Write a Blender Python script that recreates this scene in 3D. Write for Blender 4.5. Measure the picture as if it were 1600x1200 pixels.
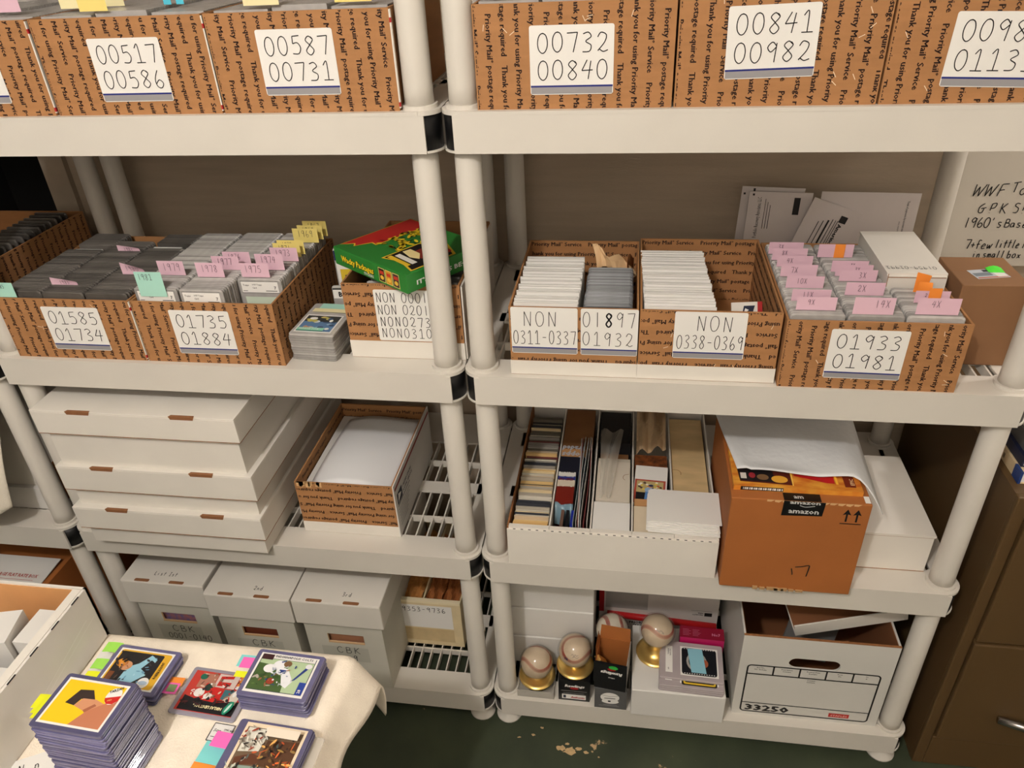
import bpy, bmesh, math, random
from mathutils import Vector, Matrix
for o in list(bpy.data.objects): bpy.data.objects.remove(o)
sc = bpy.context.scene
C = sc.collection
R = random.Random(7)
# ---------------------------------------------------------------- camera
F_PX, YAW, PITCH, ROLL = 1182.15, -0.1715, 0.5615, -0.0528
CAM = Vector((0.1859, -1.0649, 1.6363))
def cam_axes():
    cy, sy, cp, sp = math.cos(YAW), math.sin(YAW), math.cos(PITCH), math.sin(PITCH)
    f = Vector((sy*cp, cy*cp, -sp)); r = Vector((cy, -sy, 0)); u = r.cross(f)
    cr, sr = math.cos(ROLL), math.sin(ROLL)
    return r*cr + u*sr, u*cr - r*sr, f
r_, u_, f_ = cam_axes()
cd = bpy.data.cameras.new('camera'); co = bpy.data.objects.new('camera', cd); C.objects.link(co)
cd.sensor_fit = 'HORIZONTAL'; cd.sensor_width = 36; cd.lens = F_PX*36/1600; cd.clip_start = .02
co.matrix_world = Matrix(((r_.x, u_.x, -f_.x, CAM.x), (r_.y, u_.y, -f_.y, CAM.y), (r_.z, u_.z, -f_.z, CAM.z), (0, 0, 0, 1)))
sc.camera = co
# ---------------------------------------------------------------- world, lamps, exposure
w = bpy.data.worlds.new('world'); sc.world = w; w.use_nodes = True
w.node_tree.nodes['Background'].inputs[0].default_value = (1, .86, .7, 1)
w.node_tree.nodes['Background'].inputs[1].default_value = .004
def lamp(name, loc, power, col, rad):
    l = bpy.data.lights.new(name, 'POINT'); l.energy = power; l.color = col; l.shadow_soft_size = rad
    o = bpy.data.objects.new(name, l); C.objects.link(o); o.location = loc
lamp('ceiling_bulb', (-.38, -1.62, 2.58), 74, (1, .94, .885), .05)
lamp('ceiling_bulb', (1.75, .30, 2.15), 24, (1, .94, .885), .05)
sc.view_settings.view_transform = 'Standard'; sc.view_settings.look = 'None'
sc.view_settings.gamma = 1; sc.view_settings.use_curve_mapping = False
sc.view_settings.exposure = 0.0
# ---------------------------------------------------------------- materials
def lin(c):
    o = []
    for x in c[:3]:
        x /= 255.; o.append(x/12.92 if x <= .04045 else ((x+.055)/1.055)**2.4)
    return o
MATS = {}
def mat(name, col, rough=.6, var=.0, vscale=20, bump=0., bscale=200, metal=0., col2=None, trans=0., alpha=1., stretch=None, spec=.5, coat=0., thr=None, ior=1.45, objvar=0.):
    if name in MATS: return MATS[name]
    m = bpy.data.materials.new(name); MATS[name] = m; m.use_nodes = True
    nt = m.node_tree; b = nt.nodes['Principled BSDF']
    c = lin(col) + [1]
    b.inputs['Base Color'].default_value = c; b.inputs['Roughness'].default_value = rough
    b.inputs['Metallic'].default_value = metal; b.inputs['Specular IOR Level'].default_value = spec
    b.inputs['Transmission Weight'].default_value = trans; b.inputs['Alpha'].default_value = alpha
    b.inputs['Coat Weight'].default_value = coat; b.inputs['IOR'].default_value = ior
    m.diffuse_color = c
    if var or bump or col2:
        tc = nt.nodes.new('ShaderNodeTexCoord'); mp = nt.nodes.new('ShaderNodeMapping')
        nt.links.new(tc.outputs['Object'], mp.inputs['Vector'])
        if stretch: mp.inputs['Scale'].default_value = stretch
    if var or col2:
        n = nt.nodes.new('ShaderNodeTexNoise'); n.inputs['Scale'].default_value = vscale; n.inputs['Detail'].default_value = 5
        nt.links.new(mp.outputs[0], n.inputs['Vector'])
        cr = nt.nodes.new('ShaderNodeValToRGB'); nt.links.new(n.outputs['Fac'], cr.inputs[0])
        a, d = cr.color_ramp.elements
        if thr: a.position, d.position = thr
        else: a.position, d.position = .3, .7
        if col2: a.color = c; d.color = lin(col2) + [1]
        else:
            a.color = [x*(1-var) for x in c[:3]] + [1]; d.color = [min(1, x*(1+var)) for x in c[:3]] + [1]
        nt.links.new(cr.outputs[0], b.inputs['Base Color'])
    if objvar:
        oi = nt.nodes.new('ShaderNodeObjectInfo'); hs = nt.nodes.new('ShaderNodeHueSaturation'); mr = nt.nodes.new('ShaderNodeMapRange')
        mr.inputs[3].default_value = 1-objvar; mr.inputs[4].default_value = 1+objvar; nt.links.new(oi.outputs['Random'], mr.inputs[0]); nt.links.new(mr.outputs[0], hs.inputs['Value'])
        if b.inputs['Base Color'].links: nt.links.new(b.inputs['Base Color'].links[0].from_socket, hs.inputs['Color'])
        else: hs.inputs['Color'].default_value = c
        nt.links.new(hs.outputs[0], b.inputs['Base Color'])
    if bump:
        n2 = nt.nodes.new('ShaderNodeTexNoise'); n2.inputs['Scale'].default_value = bscale; n2.inputs['Detail'].default_value = 3
        nt.links.new(mp.outputs[0], n2.inputs['Vector'])
        bp = nt.nodes.new('ShaderNodeBump'); bp.inputs['Strength'].default_value = bump; bp.inputs['Distance'].default_value = .002
        nt.links.new(n2.outputs['Fac'], bp.inputs['Height']); nt.links.new(bp.outputs[0], b.inputs['Normal'])
    return m
def pm(r, g, b): return mat('print_%d_%d_%d' % (r, g, b), (r, g, b), .55)
PLASTIC = mat('shelf_plastic', (214, 209, 200), .42, var=.03, vscale=8, bump=.05, bscale=400)
CARD = mat('cardboard', (168, 120, 76), .8, var=.07, vscale=14, bump=.12, bscale=90, stretch=(1, 1, 6))
CARDIN = mat('cardboard_inside', (160, 118, 78), .85, var=.07, vscale=18)
CARDEDGE = mat('cardboard_edge', (150, 100, 60), .9, var=.15, vscale=120)
AMZ = mat('dark_cardboard', (164, 98, 46), .75, var=.06, vscale=10, bump=.1, bscale=60)
WHITECARD = mat('white_cardboard', (226, 221, 212), .7, var=.035, vscale=9, bump=.06, bscale=60)
WHITECOOL = mat('white_box_board', (222, 220, 216), .6, var=.03, vscale=9)
GREYCARD = mat('grey_white_board', (205, 202, 190), .75, var=.05, vscale=12)
PAPER = mat('white_paper', (236, 234, 230), .6)
SIGN = mat('sign_paper', (235, 233, 228), .5, var=.01, vscale=5)
INK = mat('pen_ink', (22, 20, 22), .5)
PRINT = mat('brown_print', (50, 30, 22), .7)
BLUE = mat('blue_line', (28, 38, 120), .5)
BANDG = mat('grey_band', (150, 148, 150), .5)
RED = mat('red_print', (170, 30, 34), .5)
BLACK = mat('black_tape', (9, 9, 11), .45)
PINK = mat('pink_note', (226, 188, 204), .7, var=.03)
MINT = mat('mint_note', (170, 220, 205), .7, var=.03)
YELLOW = mat('yellow_note', (240, 220, 130), .7, var=.03)
PALEY = mat('pale_yellow_note', (238, 228, 180), .7, var=.03)
ORANGE = mat('orange_note', (250, 150, 60), .6)
CYAN = mat('cyan_note', (80, 190, 215), .6)
NEONY = mat('neon_yellow_flag', (235, 240, 40), .6)
NEONG = mat('neon_green_flag', (160, 225, 90), .6)
HOTP = mat('hot_pink_flag', (250, 110, 190), .6)
TEAL = mat('aqua_flag', (130, 215, 215), .6)
SLABD = mat('shaded_slab', (86, 82, 78), .3, var=.12, vscale=60, coat=.2, objvar=.38)  # clear slabs coloured dark for the light missing in the tight rows
SLABL = mat('clear_slab', (166, 163, 160), .25, var=.10, vscale=60, coat=.25, objvar=.30)
SLABG = mat('dark_grey_case', (108, 110, 114), .35, var=.08, vscale=60, objvar=.45)
TOPL = mat('blue_toploader', (100, 98, 134), .2, var=.12, vscale=40, coat=.4, objvar=.35)
GOLD = mat('gold_plastic', (250, 214, 130), .30, metal=.85)
TOWEL = mat('cream_towel', (250, 238, 220), .95, var=.06, vscale=30, bump=.55, bscale=420)
GREENB = mat('green_carton', (46, 128, 52), .35, var=.04, vscale=6)
# ---------------------------------------------------------------- mesh builder
class M:
    def __init__(s): s.v = []; s.f = []; s.mi = []; s.mats = []; s.cur = 0
    def use(s, m):
        if m not in s.mats: s.mats.append(m)
        s.cur = s.mats.index(m); return s
    def face(s, *p):
        n = len(s.v); s.v += [tuple(x) for x in p]; s.f.append(tuple(range(n, n+len(p)))); s.mi.append(s.cur); return s
    def raw(s, vs, fs):
        n = len(s.v); s.v += [tuple(x) for x in vs]
        for f in fs: s.f.append(tuple(i+n for i in f)); s.mi.append(s.cur)
        return s
    def box(s, x0, x1, y0, y1, z0, z1):
        vs = [(x0,y0,z0),(x1,y0,z0),(x1,y1,z0),(x0,y1,z0),(x0,y0,z1),(x1,y0,z1),(x1,y1,z1),(x0,y1,z1)]
        return s.raw(vs, [(3,2,1,0),(4,5,6,7),(0,1,5,4),(1,2,6,5),(2,3,7,6),(3,0,4,7)])
    def prism(s, poly, z0, z1):            # poly in xy, counter clockwise
        n = len(poly)
        vs = [(x,y,z0) for x,y in poly] + [(x,y,z1) for x,y in poly]
        fs = [tuple(range(n-1,-1,-1)), tuple(range(n,2*n))] + [(i,(i+1)%n,n+(i+1)%n,n+i) for i in range(n)]
        return s.raw(vs, fs)
    def lathe(s, prof, seg=24, c=(0,0,0)):
        n = len(prof); vs = []; fs = []
        for k in range(seg):
            a = 2*math.pi*k/seg
            for r, z in prof: vs.append((c[0]+r*math.cos(a), c[1]+r*math.sin(a), c[2]+z))
        for k in range(seg):
            for i in range(n-1):
                a, b = k*n+i, ((k+1)%seg)*n+i
                fs.append((a, b, b+1, a+1))
        return s.raw(vs, fs)
    def grid(s, nx, ny, fn):
        vs = [fn(i/nx, j/ny) for j in range(ny+1) for i in range(nx+1)]
        fs = [(j*(nx+1)+i, j*(nx+1)+i+1, (j+1)*(nx+1)+i+1, (j+1)*(nx+1)+i) for j in range(ny) for i in range(nx)]
        return s.raw(vs, fs)
    def tube(s, pts, r, seg=8):
        pts = [Vector(p) for p in pts]; vs = []; fs = []
        for i, p in enumerate(pts):
            t = (pts[min(i+1, len(pts)-1)] - pts[max(i-1, 0)]).normalized()
            a = t.cross(Vector((0,0,1)) if abs(t.z) < .9 else Vector((1,0,0))).normalized(); b = t.cross(a)
            rr = r[i] if isinstance(r, (list, tuple)) else r
            for k in range(seg):
                q = 2*math.pi*k/seg; vs.append(p + a*math.cos(q)*rr + b*math.sin(q)*rr)
        for i in range(len(pts)-1):
            for k in range(seg):
                fs.append((i*seg+k, i*seg+(k+1)%seg, (i+1)*seg+(k+1)%seg, (i+1)*seg+k))
        fs.append(tuple(range(seg))[::-1]); fs.append(tuple(range((len(pts)-1)*seg, len(pts)*seg)))
        return s.raw(vs, fs)
    def xf(s, mtx):
        s.v = [tuple(mtx @ Vector(p)) for p in s.v]; return s
    def mesh(s, name, m=None, smooth=False):
        me = bpy.data.meshes.new(name); me.from_pydata(s.v, [], s.f)
        for k in (s.mats or [m]): me.materials.append(k)
        if s.mats:
            for p, i in zip(me.polygons, s.mi): p.material_index = i
        if smooth:
            for p in me.polygons: p.use_smooth = True
        me.update(); return me
    def ob(s, name, m=None, parent=None, smooth=False, loc=(0,0,0), rot=(0,0,0)):
        o = bpy.data.objects.new(name, s.mesh(name, m, smooth)); C.objects.link(o)
        if parent: o.parent = parent
        o.location = loc; o.rotation_euler = rot; return o
def tag(o, label, cat, group=None, kind=None):
    o['label'] = label; o['category'] = cat
    if group: o['group'] = group
    if kind: o['kind'] = kind
    return o
def thing(name, label, cat, loc=(0,0,0), rz=0, group=None):
    o = bpy.data.objects.new(name, None); C.objects.link(o); o.location = loc; o.rotation_euler = (0,0,rz); o.empty_display_size = .02
    return tag(o, label, cat, group)
def struct(o): o['kind'] = 'structure'; return o
def link(name, me, parent=None, loc=(0,0,0), rot=(0,0,0)):
    o = bpy.data.objects.new(name, me); C.objects.link(o); o.parent = parent; o.location = loc; o.rotation_euler = rot; return o
def copy_tree(o, parent=None):
    c = o.copy(); C.objects.link(c); c.parent = parent
    for ch in [x for x in C.objects if x.parent == o]: copy_tree(ch, c)
    return c
def bevel(o, wdt, seg=2):
    m = o.modifiers.new('bevel', 'BEVEL'); m.width = wdt; m.segments = seg; m.limit_method = 'ANGLE'; return o
# frames: a plane given by origin o, axes u (right) and v (up)
class Fr:
    def __init__(s, o, u, v): s.o = Vector(o); s.u = Vector(u).normalized(); s.v = Vector(v).normalized(); s.n = s.u.cross(s.v)
    def p(s, x, y, h=0.): return s.o + s.u*x + s.v*y + s.n*h
    def sub(s, x, y, rot=0., h=0.):
        c, q = math.cos(rot), math.sin(rot); return Fr(s.p(x, y, h), s.u*c + s.v*q, s.v*c - s.u*q)
def flat(m, fr, poly, h): m.face(*[fr.p(x, y, h) for x, y in poly]); return m
def rect(x0, y0, x1, y1): return [(x0,y0),(x1,y0),(x1,y1),(x0,y1)]
def rrect(x0, y0, x1, y1, r, n=3):
    out = []
    for cx, cy, a0 in ((x1-r,y0+r,-90),(x1-r,y1-r,0),(x0+r,y1-r,90),(x0+r,y0+r,180)):
        for k in range(n+1):
            a = math.radians(a0 + 90*k/n); out.append((cx+r*math.cos(a), cy+r*math.sin(a)))
    return out
def ell(cx, cy, rx, ry, n=20, a0=0): return [(cx+rx*math.cos(2*math.pi*k/n)*math.cos(a0)-ry*math.sin(2*math.pi*k/n)*math.sin(a0), cy+rx*math.cos(2*math.pi*k/n)*math.sin(a0)+ry*math.sin(2*math.pi*k/n)*math.cos(a0)) for k in range(n)]
# ---- printed type (built in font, turned into meshes)
TXT = {}
def txt(s, bold=0.):
    bold = 0.; k = (s, bold)
    if k in TXT: return TXT[k]
    cu = bpy.data.curves.new('t', 'FONT'); cu.body = s; cu.resolution_u = 1; cu.offset = bold; cu.size = 1
    o = bpy.data.objects.new('t', cu); C.objects.link(o)
    bpy.context.view_layer.update()
    me = bpy.data.meshes.new_from_object(o.evaluated_get(bpy.context.evaluated_depsgraph_get()))
    me.calc_loop_triangles()
    vs = [(v.co.x, v.co.y) for v in me.vertices]; ts = [tuple(t.vertices) for t in me.loop_triangles]
    bpy.data.objects.remove(o); bpy.data.curves.remove(cu); bpy.data.meshes.remove(me)
    wd = max([v[0] for v in vs] + [0]); TXT[k] = (vs, ts, wd); return TXT[k]
def type_(m, fr, s, x, y, size, bold=.02, width=None, shear=0., h=.0005, center=False):
    vs, ts, wd = txt(s, bold); sx = width/wd if width else size
    if center: x -= wd*sx/2
    for dx, dy in ([(0, 0)] if bold < .005 else [(-bold, 0), (bold, 0), (0, bold*.8), (0, -bold*.8)]):
        m.raw([fr.p(x + (a+dx)*sx + b*size*shear, y + (b+dy)*size, h + (dx+dy)*.0004) for a, b in vs], ts)
    return m
# ---- pen strokes
S_ = {
 '0': [[(.34,1),(.2,.96),(.08,.76),(.04,.45),(.1,.16),(.26,.0),(.42,.06),(.54,.3),(.56,.62),(.48,.9),(.34,1.0),(.28,.99)]], '1': [[(.3,1),(.3,0)]], 'j': [[(.1,.8),(.32,1),(.32,.0)],[(.05,0),(.6,0)]],
 '2': [[(.05,.75),(.22,.98),(.5,.85),(.42,.5),(.08,.08),(.15,.14),(.35,.02),(.6,.1)]], '3': [[(.08,.92),(.35,1),(.5,.78),(.22,.55),(.5,.35),(.42,.05),(.05,.02)]],
 '4': [[(.3,1),(.02,.45)],[(.02,.45),(.6,.48)],[(.5,.95),(.36,0)]], '5': [[(.55,1),(.15,.97)],[(.15,.97),(.12,.58)],[(.12,.58),(.4,.62),(.55,.35),(.4,.05),(.05,.05)]],
 '6': [[(.35,1),(.1,.5),(.14,.1),(.38,0),(.55,.25),(.35,.46),(.12,.25)]], '7': [[(.02,.97),(.58,1)],[(.58,1),(.35,0)]],
 '8': [[(.5,.85),(.3,1),(.1,.8),(.3,.55),(.52,.25),(.3,0),(.08,.22),(.3,.52),(.52,.8),(.42,.97)]], '9': [[(.5,.82),(.3,1),(.08,.75),(.25,.52),(.5,.75)],[(.52,.95),(.45,0)]],
 'N': [[(.08,0),(.1,1)],[(.1,1),(.5,0)],[(.5,0),(.55,1)]], 'O': [[(.32,1),(.16,.95),(.05,.7),(.05,.35),(.16,.05),(.32,0),(.48,.12),(.57,.42),(.55,.75),(.44,.95),(.32,1),(.26,.99)]], '-': [[(.1,.5),(.5,.5)]],
 'C': [[(.55,.85),(.3,1),(.05,.6),(.15,.1),(.4,0),(.58,.15)]], 'B': [[(.1,0),(.12,1)],[(.12,1),(.45,.95),(.45,.6),(.12,.52)],[(.12,.52),(.55,.45),(.5,.05),(.1,0)]],
 'K': [[(.1,0),(.12,1)],[(.55,1),(.12,.45)],[(.2,.5),(.58,0)]], 'X': [[(.05,0),(.55,1)],[(.05,1),(.55,0)]], 'L': [[(.1,1),(.06,0)],[(.06,0),(.5,.02)]], 'I': [[(.3,1),(.3,0)],[(.1,1),(.5,1)],[(.1,0),(.5,0)]],
 'W': [[(.05,1),(.02,0)],[(.02,0),(.32,.8)],[(.32,.8),(.36,0)],[(.36,0),(.75,1)]], 'F': [[(.2,1),(.05,0)],[(.2,1),(.65,1.05)],[(.12,.5),(.45,.55)]], 'T': [[(.02,1),(.6,1.1)],[(.3,1.05),(.25,.2)]],
 'G': [[(.4,.95),(.05,.6),(.05,.1),(.35,.05),(.45,.45)],[(.2,.45),(.62,.55)]], 'P': [[(.15,.95),(.1,.3)],[(.15,.95),(.5,1),(.45,.6),(.15,.5)],[(.1,.05),(.12,.08)]], 'S': [[(.5,.95),(.2,1),(.1,.75),(.45,.5),(.4,.1),(.05,.1)]],
 'o': [[(.3,.55),(.1,.4),(.12,.08),(.32,0),(.48,.2),(.42,.5),(.28,.55)]], 'p': [[(.1,.5),(.1,-.35)],[(.1,.45),(.4,.55),(.42,.1),(.12,.05)]], "'": [[(.2,1),(.15,.75)]],
 's': [[(.42,.5),(.15,.52),(.2,.3),(.42,.2),(.3,0),(.08,.04)]], 'a': [[(.42,.5),(.12,.45),(.1,.05),(.38,.1),(.42,.5)],[(.42,.5),(.48,0)]], 'e': [[(.1,.25),(.42,.35),(.3,.55),(.08,.3),(.15,.02),(.45,.08)]],
 'b': [[(.1,1),(.1,0)],[(.1,.45),(.42,.5),(.42,.05),(.1,0)]], '+': [[(.05,.4),(.5,.4)],[(.28,.65),(.28,.15)]], 'f': [[(.5,.9),(.25,.95),(.2,.5),(.2,0)],[(.05,.5),(.42,.52)]], 'w': [[(.05,.5),(.12,.05),(.3,.4),(.38,.05),(.58,.55)]],
 'l': [[(.25,1),(.22,0)]], 'i': [[(.2,.5),(.2,0)],[(.2,.8),(.22,.75)]], 't': [[(.25,.95),(.22,0)],[(.02,.6),(.48,.62)]], 'n': [[(.1,.5),(.1,0)],[(.1,.35),(.3,.52),(.42,.35),(.45,0)]], 'm': [[(.05,.5),(.05,0)],[(.05,.4),(.2,.5),(.28,0)],[(.28,.4),(.42,.5),(.52,0)]],
 'x': [[(.08,.5),(.45,0)],[(.45,.5),(.08,0)]], 'd': [[(.42,.45),(.12,.45),(.1,.05),(.4,.05)],[(.45,1),(.45,0)]], 'r': [[(.1,.5),(.1,0)],[(.1,.35),(.25,.5),(.4,.48)]], 'q': [[(.1,.9),(.1,.3)],[(.1,.9),(.5,.6)]],
}
def spline(p, n=5):
    if len(p) < 3: return p
    q = [p[0]] + list(p) + [p[-1]]; out = []
    for i in range(1, len(q)-2):
        for k in range(n):
            t = k/n; a = []
            for d in (0, 1):
                p0, p1, p2, p3 = q[i-1][d], q[i][d], q[i+1][d], q[i+2][d]
                a.append(.5*((2*p1)+(-p0+p2)*t+(2*p0-5*p1+4*p2-p3)*t*t+(-p0+3*p1-3*p2+p3)*t**3))
            out.append(tuple(a))
    out.append(p[-1]); return out
def ribbon(m, fr, pts, wd, h=.0006):
    L, Rr = [], []
    for i, p in enumerate(pts):
        a = pts[max(i-1, 0)]; b = pts[min(i+1, len(pts)-1)]
        dx, dy = b[0]-a[0], b[1]-a[1]; l = math.hypot(dx, dy) or 1
        L.append(fr.p(p[0]-dy/l*wd/2, p[1]+dx/l*wd/2, h)); Rr.append(fr.p(p[0]+dy/l*wd/2, p[1]-dx/l*wd/2, h))
    n = len(pts); m.raw(Rr + L, [(i, i+1, n+i+1, n+i) for i in range(n-1)]); return m
def pen(m, fr, s, x, y, hgt, wid, pitch, stroke=.0012, slant=0., h=.0006):
    for ch in s:
        if ch in S_:
            jy = R.uniform(-.03, .03)*hgt
            for st in S_[ch]:
                ribbon(m, fr, spline([(x + a/.6*wid + b*hgt*slant, y + jy + b*hgt) for a, b in st]), stroke, h)
        x += pitch if ch != ' ' else pitch*.7
    return m
# ---- the repeated carton print
TA, TB = 'Priority Mail\u00b0 postage required', 'Thank you for using Priority Mail\u00b0 Service'
def clip_tri(poly, w, h):
    for ax, lim, sg in ((0, 0, 1), (0, w, -1), (1, 0, 1), (1, h, -1)):
        out = []
        for i in range(len(poly)):
            a, b = poly[i-1], poly[i]; da, db = (a[ax]-lim)*sg, (b[ax]-lim)*sg
            if (da >= 0) != (db >= 0):
                t = da/(da-db); out.append((a[0]+(b[0]-a[0])*t, a[1]+(b[1]-a[1])*t))
            if db >= 0: out.append(b)
        poly = out
        if not poly: return poly
    return poly
def carton_print(m, fr, w, h, mode, ph=0., pitch=.0193, size=None, hh=.0005, holes=()):
    va, ta, wa = txt(TA, .012); vb, tb, wb = txt(TB, .012)
    sz = size or .140/wa; gap = .012; la, lb = wa*sz, wb*sz; per = la+lb+2*gap; sh = per/4
    T = w if mode == 'down' else h; Sl = h if mode == 'down' else w
    for k in range(int(T/pitch)+2):
        t0 = k*pitch - .004
        s0 = -((k*sh + ph) % per) - per
        while s0 < Sl:
            for vs, ts, l, off in ((va, ta, la, 0), (vb, tb, lb, la+gap)):
                b0 = s0+off
                if b0 > Sl or b0+l < 0: continue
                P = []
                nv = len(vs)
                for a, b in [(a-.034, b) for a, b in vs] + [(a+.034, b+.016) for a, b in vs]:
                    s, t = b0+a*sz, t0+b*sz
                    P.append((t, h-s) if mode == 'down' else ((s, t) if mode == 'up' else (w-s, h-t)))
                for tr in ts + [tuple(i+nv for i in tr) for tr in ts]:
                    q = [P[i] for i in tr]
                    xs = [p[0] for p in q]; ys = [p[1] for p in q]
                    if max(xs) < 0 or min(xs) > w or max(ys) < 0 or min(ys) > h: continue
                    if min(xs) < 0 or max(xs) > w or min(ys) < 0 or max(ys) > h: q = clip_tri(q, w, h)
                    if len(q) > 2: m.face(*[fr.p(x, y, hh) for x, y in q])
            s0 += per
    return m
def picture(parent, fr, shapes, name='picture', h=.0004):
    m = M()
    for i, (c, poly) in enumerate(shapes):
        m.use(c if not isinstance(c, tuple) else pm(*c)); flat(m, fr, poly, h + i*.00006)
    return m.ob(name, None, parent)
def paper_sign(parent, fr, w, h, lines, band=True, rot=0., stroke=.0011, rows=None, name='paper_sign'):
    f = fr.sub(0, 0, rot)
    m = M(); poly = rrect(0, 0, w, h, .003)
    m.raw([f.p(x, y, .0004) for x, y in poly] + [f.p(x, y, .0009) for x, y in poly], [tuple(range(len(poly), 2*len(poly)))] + [(i, (i+1) % len(poly), len(poly)+(i+1) % len(poly), len(poly)+i) for i in range(len(poly))])
    s = m.ob(name, SIGN, parent)
    if band:
        flat(M(), f, rect(.001, .001, w-.001, .0095), .0011).ob('grey_band', BANDG, s); flat(M(), f, rect(.0005, .0095, w-.0005, .0118), .0011).ob('blue_line', BLUE, s)
    m = M()
    for t, x, y, hg, wd, pt, st in lines: pen(m, f, t, x, y, hg, wd, pt, st, h=.0013)
    m.ob('handwriting', INK, s); return s
# ================================================================ the room
S1, S2, S3, S4, TH, D = 1.400, .9697, .5346, .0977, .058, .84
GREENF = mat('green_floor_paint', (66, 74, 54), .6, col2=(48, 56, 42), vscale=7, bump=.25, bscale=30)
def floor_chips():
    nt = GREENF.node_tree; b = nt.nodes['Principled BSDF']
    src = b.inputs['Base Color'].links[0].from_socket
    tc = nt.nodes.new('ShaderNodeTexCoord'); n = nt.nodes.new('ShaderNodeTexNoise'); n.inputs['Scale'].default_value = 9; n.inputs['Detail'].default_value = 9; n.inputs['Roughness'].default_value = .7
    nt.links.new(tc.outputs['Object'], n.inputs['Vector'])
    cr = nt.nodes.new('ShaderNodeValToRGB'); cr.color_ramp.elements[0].position = .655; cr.color_ramp.elements[1].position = .675
    nt.links.new(n.outputs['Fac'], cr.inputs[0])
    mx = nt.nodes.new('ShaderNodeMix'); mx.data_type = 'RGBA'
    nt.links.new(cr.outputs[0], mx.inputs[0]); nt.links.new(src, mx.inputs[6]); mx.inputs[7].default_value = lin((190, 160, 120)) + [1]
    nt.links.new(mx.outputs[2], b.inputs['Base Color'])
floor_chips()
struct(M().box(-3.2, 2.4, -2.7, 2.6, -.05, 0).ob('floor', GREENF))
WALLM = mat('wall_panel', (182, 166, 146), .75, var=.06, vscale=5, bump=.35, bscale=60, stretch=(1, 1, 14))
ROOMM = mat('room_paint', (236, 231, 222), .8, var=.03, vscale=3)
DARKM = mat('unlit_room_tone', (30, 28, 27), .9, var=.1, vscale=3)  # dark colour stands in for the unlit room beyond the left gap
struct(M().box(-1.115, 2.4, .535, .60, 0, 2.75).ob('wall_back', WALLM))
struct(M().box(-1.175, -1.115, .52, .61, 0, 2.75).ob('trim_1', mat('trim_board', (170, 156, 138), .7, var=.05)))
struct(M().box(-3.2, 2.4, -2.45, -2.40, 0, 2.75).ob('wall_front', ROOMM))
struct(M().box(2.4, 2.45, -2.7, 2.6, 0, 2.75).ob('wall_right', ROOMM))
struct(M().box(-3.25, -3.2, -2.7, 2.6, 0, 2.75).ob('wall_left', DARKM))
struct(M().box(-3.2, 2.4, 2.6, 2.65, 0, 2.75).ob('wall_far', DARKM))
struct(M().box(-3.2, 2.4, -2.7, 2.6, 2.75, 2.8).ob('ceiling', ROOMM))
# chips of bare concrete in the paint, in front of the shelves
def chip(cx, cy, r, seed):
    q = random.Random(seed); n = 14
    return [(cx + r*math.cos(2*math.pi*k/n)*q.uniform(.5, 1.3), cy + .6*r*math.sin(2*math.pi*k/n)*q.uniform(.5, 1.3)) for k in range(n)]
FLOOR = [o for o in C.objects if o.name == 'floor'][0]; BARE = mat('bare_concrete', (196, 166, 122), .9, var=.15, vscale=120)
for k, (cx, cy, r) in enumerate(((.080, -.046, .012), (.100, -.050, .016), (.118, -.044, .008), (.136, -.050, .006), (.092, -.034, .006), (.150, -.046, .004), (.012, -.02, .005), (.03, .0, .004), (-.02, -.03, .004), (.165, -.058, .003))):
    p = chip(0, 0, r, k+3); M().prism(p, .0001, .0005).ob('paint_chip', BARE, FLOOR, loc=(cx, cy, 0))
# ================================================================ shelf units
PY, PYB, PR = .033, .472, .021
SLATS = M().box(-.0015, .0015, .056, .202, -.018, -.0005).box(-.0015, .0015, .233, .387, -.018, -.0005).mesh('slat', PLASTIC)
def disc(m, x, y, r0, r1, z0, z1, seg=28):
    return m.lathe([(r0, z0), (r1, z0), (r1, z1), (r0, z1), (r0, z0)], seg, (x, y, 0))
def shelf_part(parent, z, slats):
    m = M()
    m.box(-.004, D+.004, -.0003, .058, -.005, 0).box(0, D, .385, .508, -.005, 0).box(-.0, D, .20, .235, -.005, 0)
    m.box(-.031, .010, PY, PYB, -.005, 0).box(D-.010, D+.031, PY, PYB, -.005, 0)
    m.box(0.01, D-.01, .117, .121, -.016, -.0006).box(.01, D-.01, .308, .312, -.016, -.0006)
    m.box(-.012, D+.012, 0, .004, -TH, -.0051).box(-.012, D+.012, .504, .508, -TH, -.0051)
    m.box(-.031, -.027, .050, .455, -TH, -.0051).box(D+.027, D+.031, .050, .455, -TH, -.0051)
    m.box(0, D, 0.0041, .010, -TH+.0001, -TH+.003)
    for x in (0, D):
        for y in (PY, PYB):
            disc(m, x, y, .0, .0322, -.0058, .0002); disc(m, x, y, .024, .0322, -TH-.0002, -TH+.003)
            disc(m, x, y, .020, .026, 0, .006)
    if not slats:
        k = .022
        while k < D-.015:
            m.box(k-.0015, k+.0015, .056, .202, -.018, -.0005).box(k-.0015, k+.0015, .233, .387, -.018, -.0005); k += .0235
    s = m.ob('shelf', PLASTIC, parent, loc=(0, 0, z))
    if slats:
        k = .022
        while k < D-.015: link('slat', SLATS, s, (k, 0, 0)); k += .0235
    for x in (0, D):
        for y in (PY, PYB): disc(M(), x, y, .0, .0300, -TH+.003, -.006).ob('corner_sleeve', BLACK, s, True)
    return s
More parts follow.
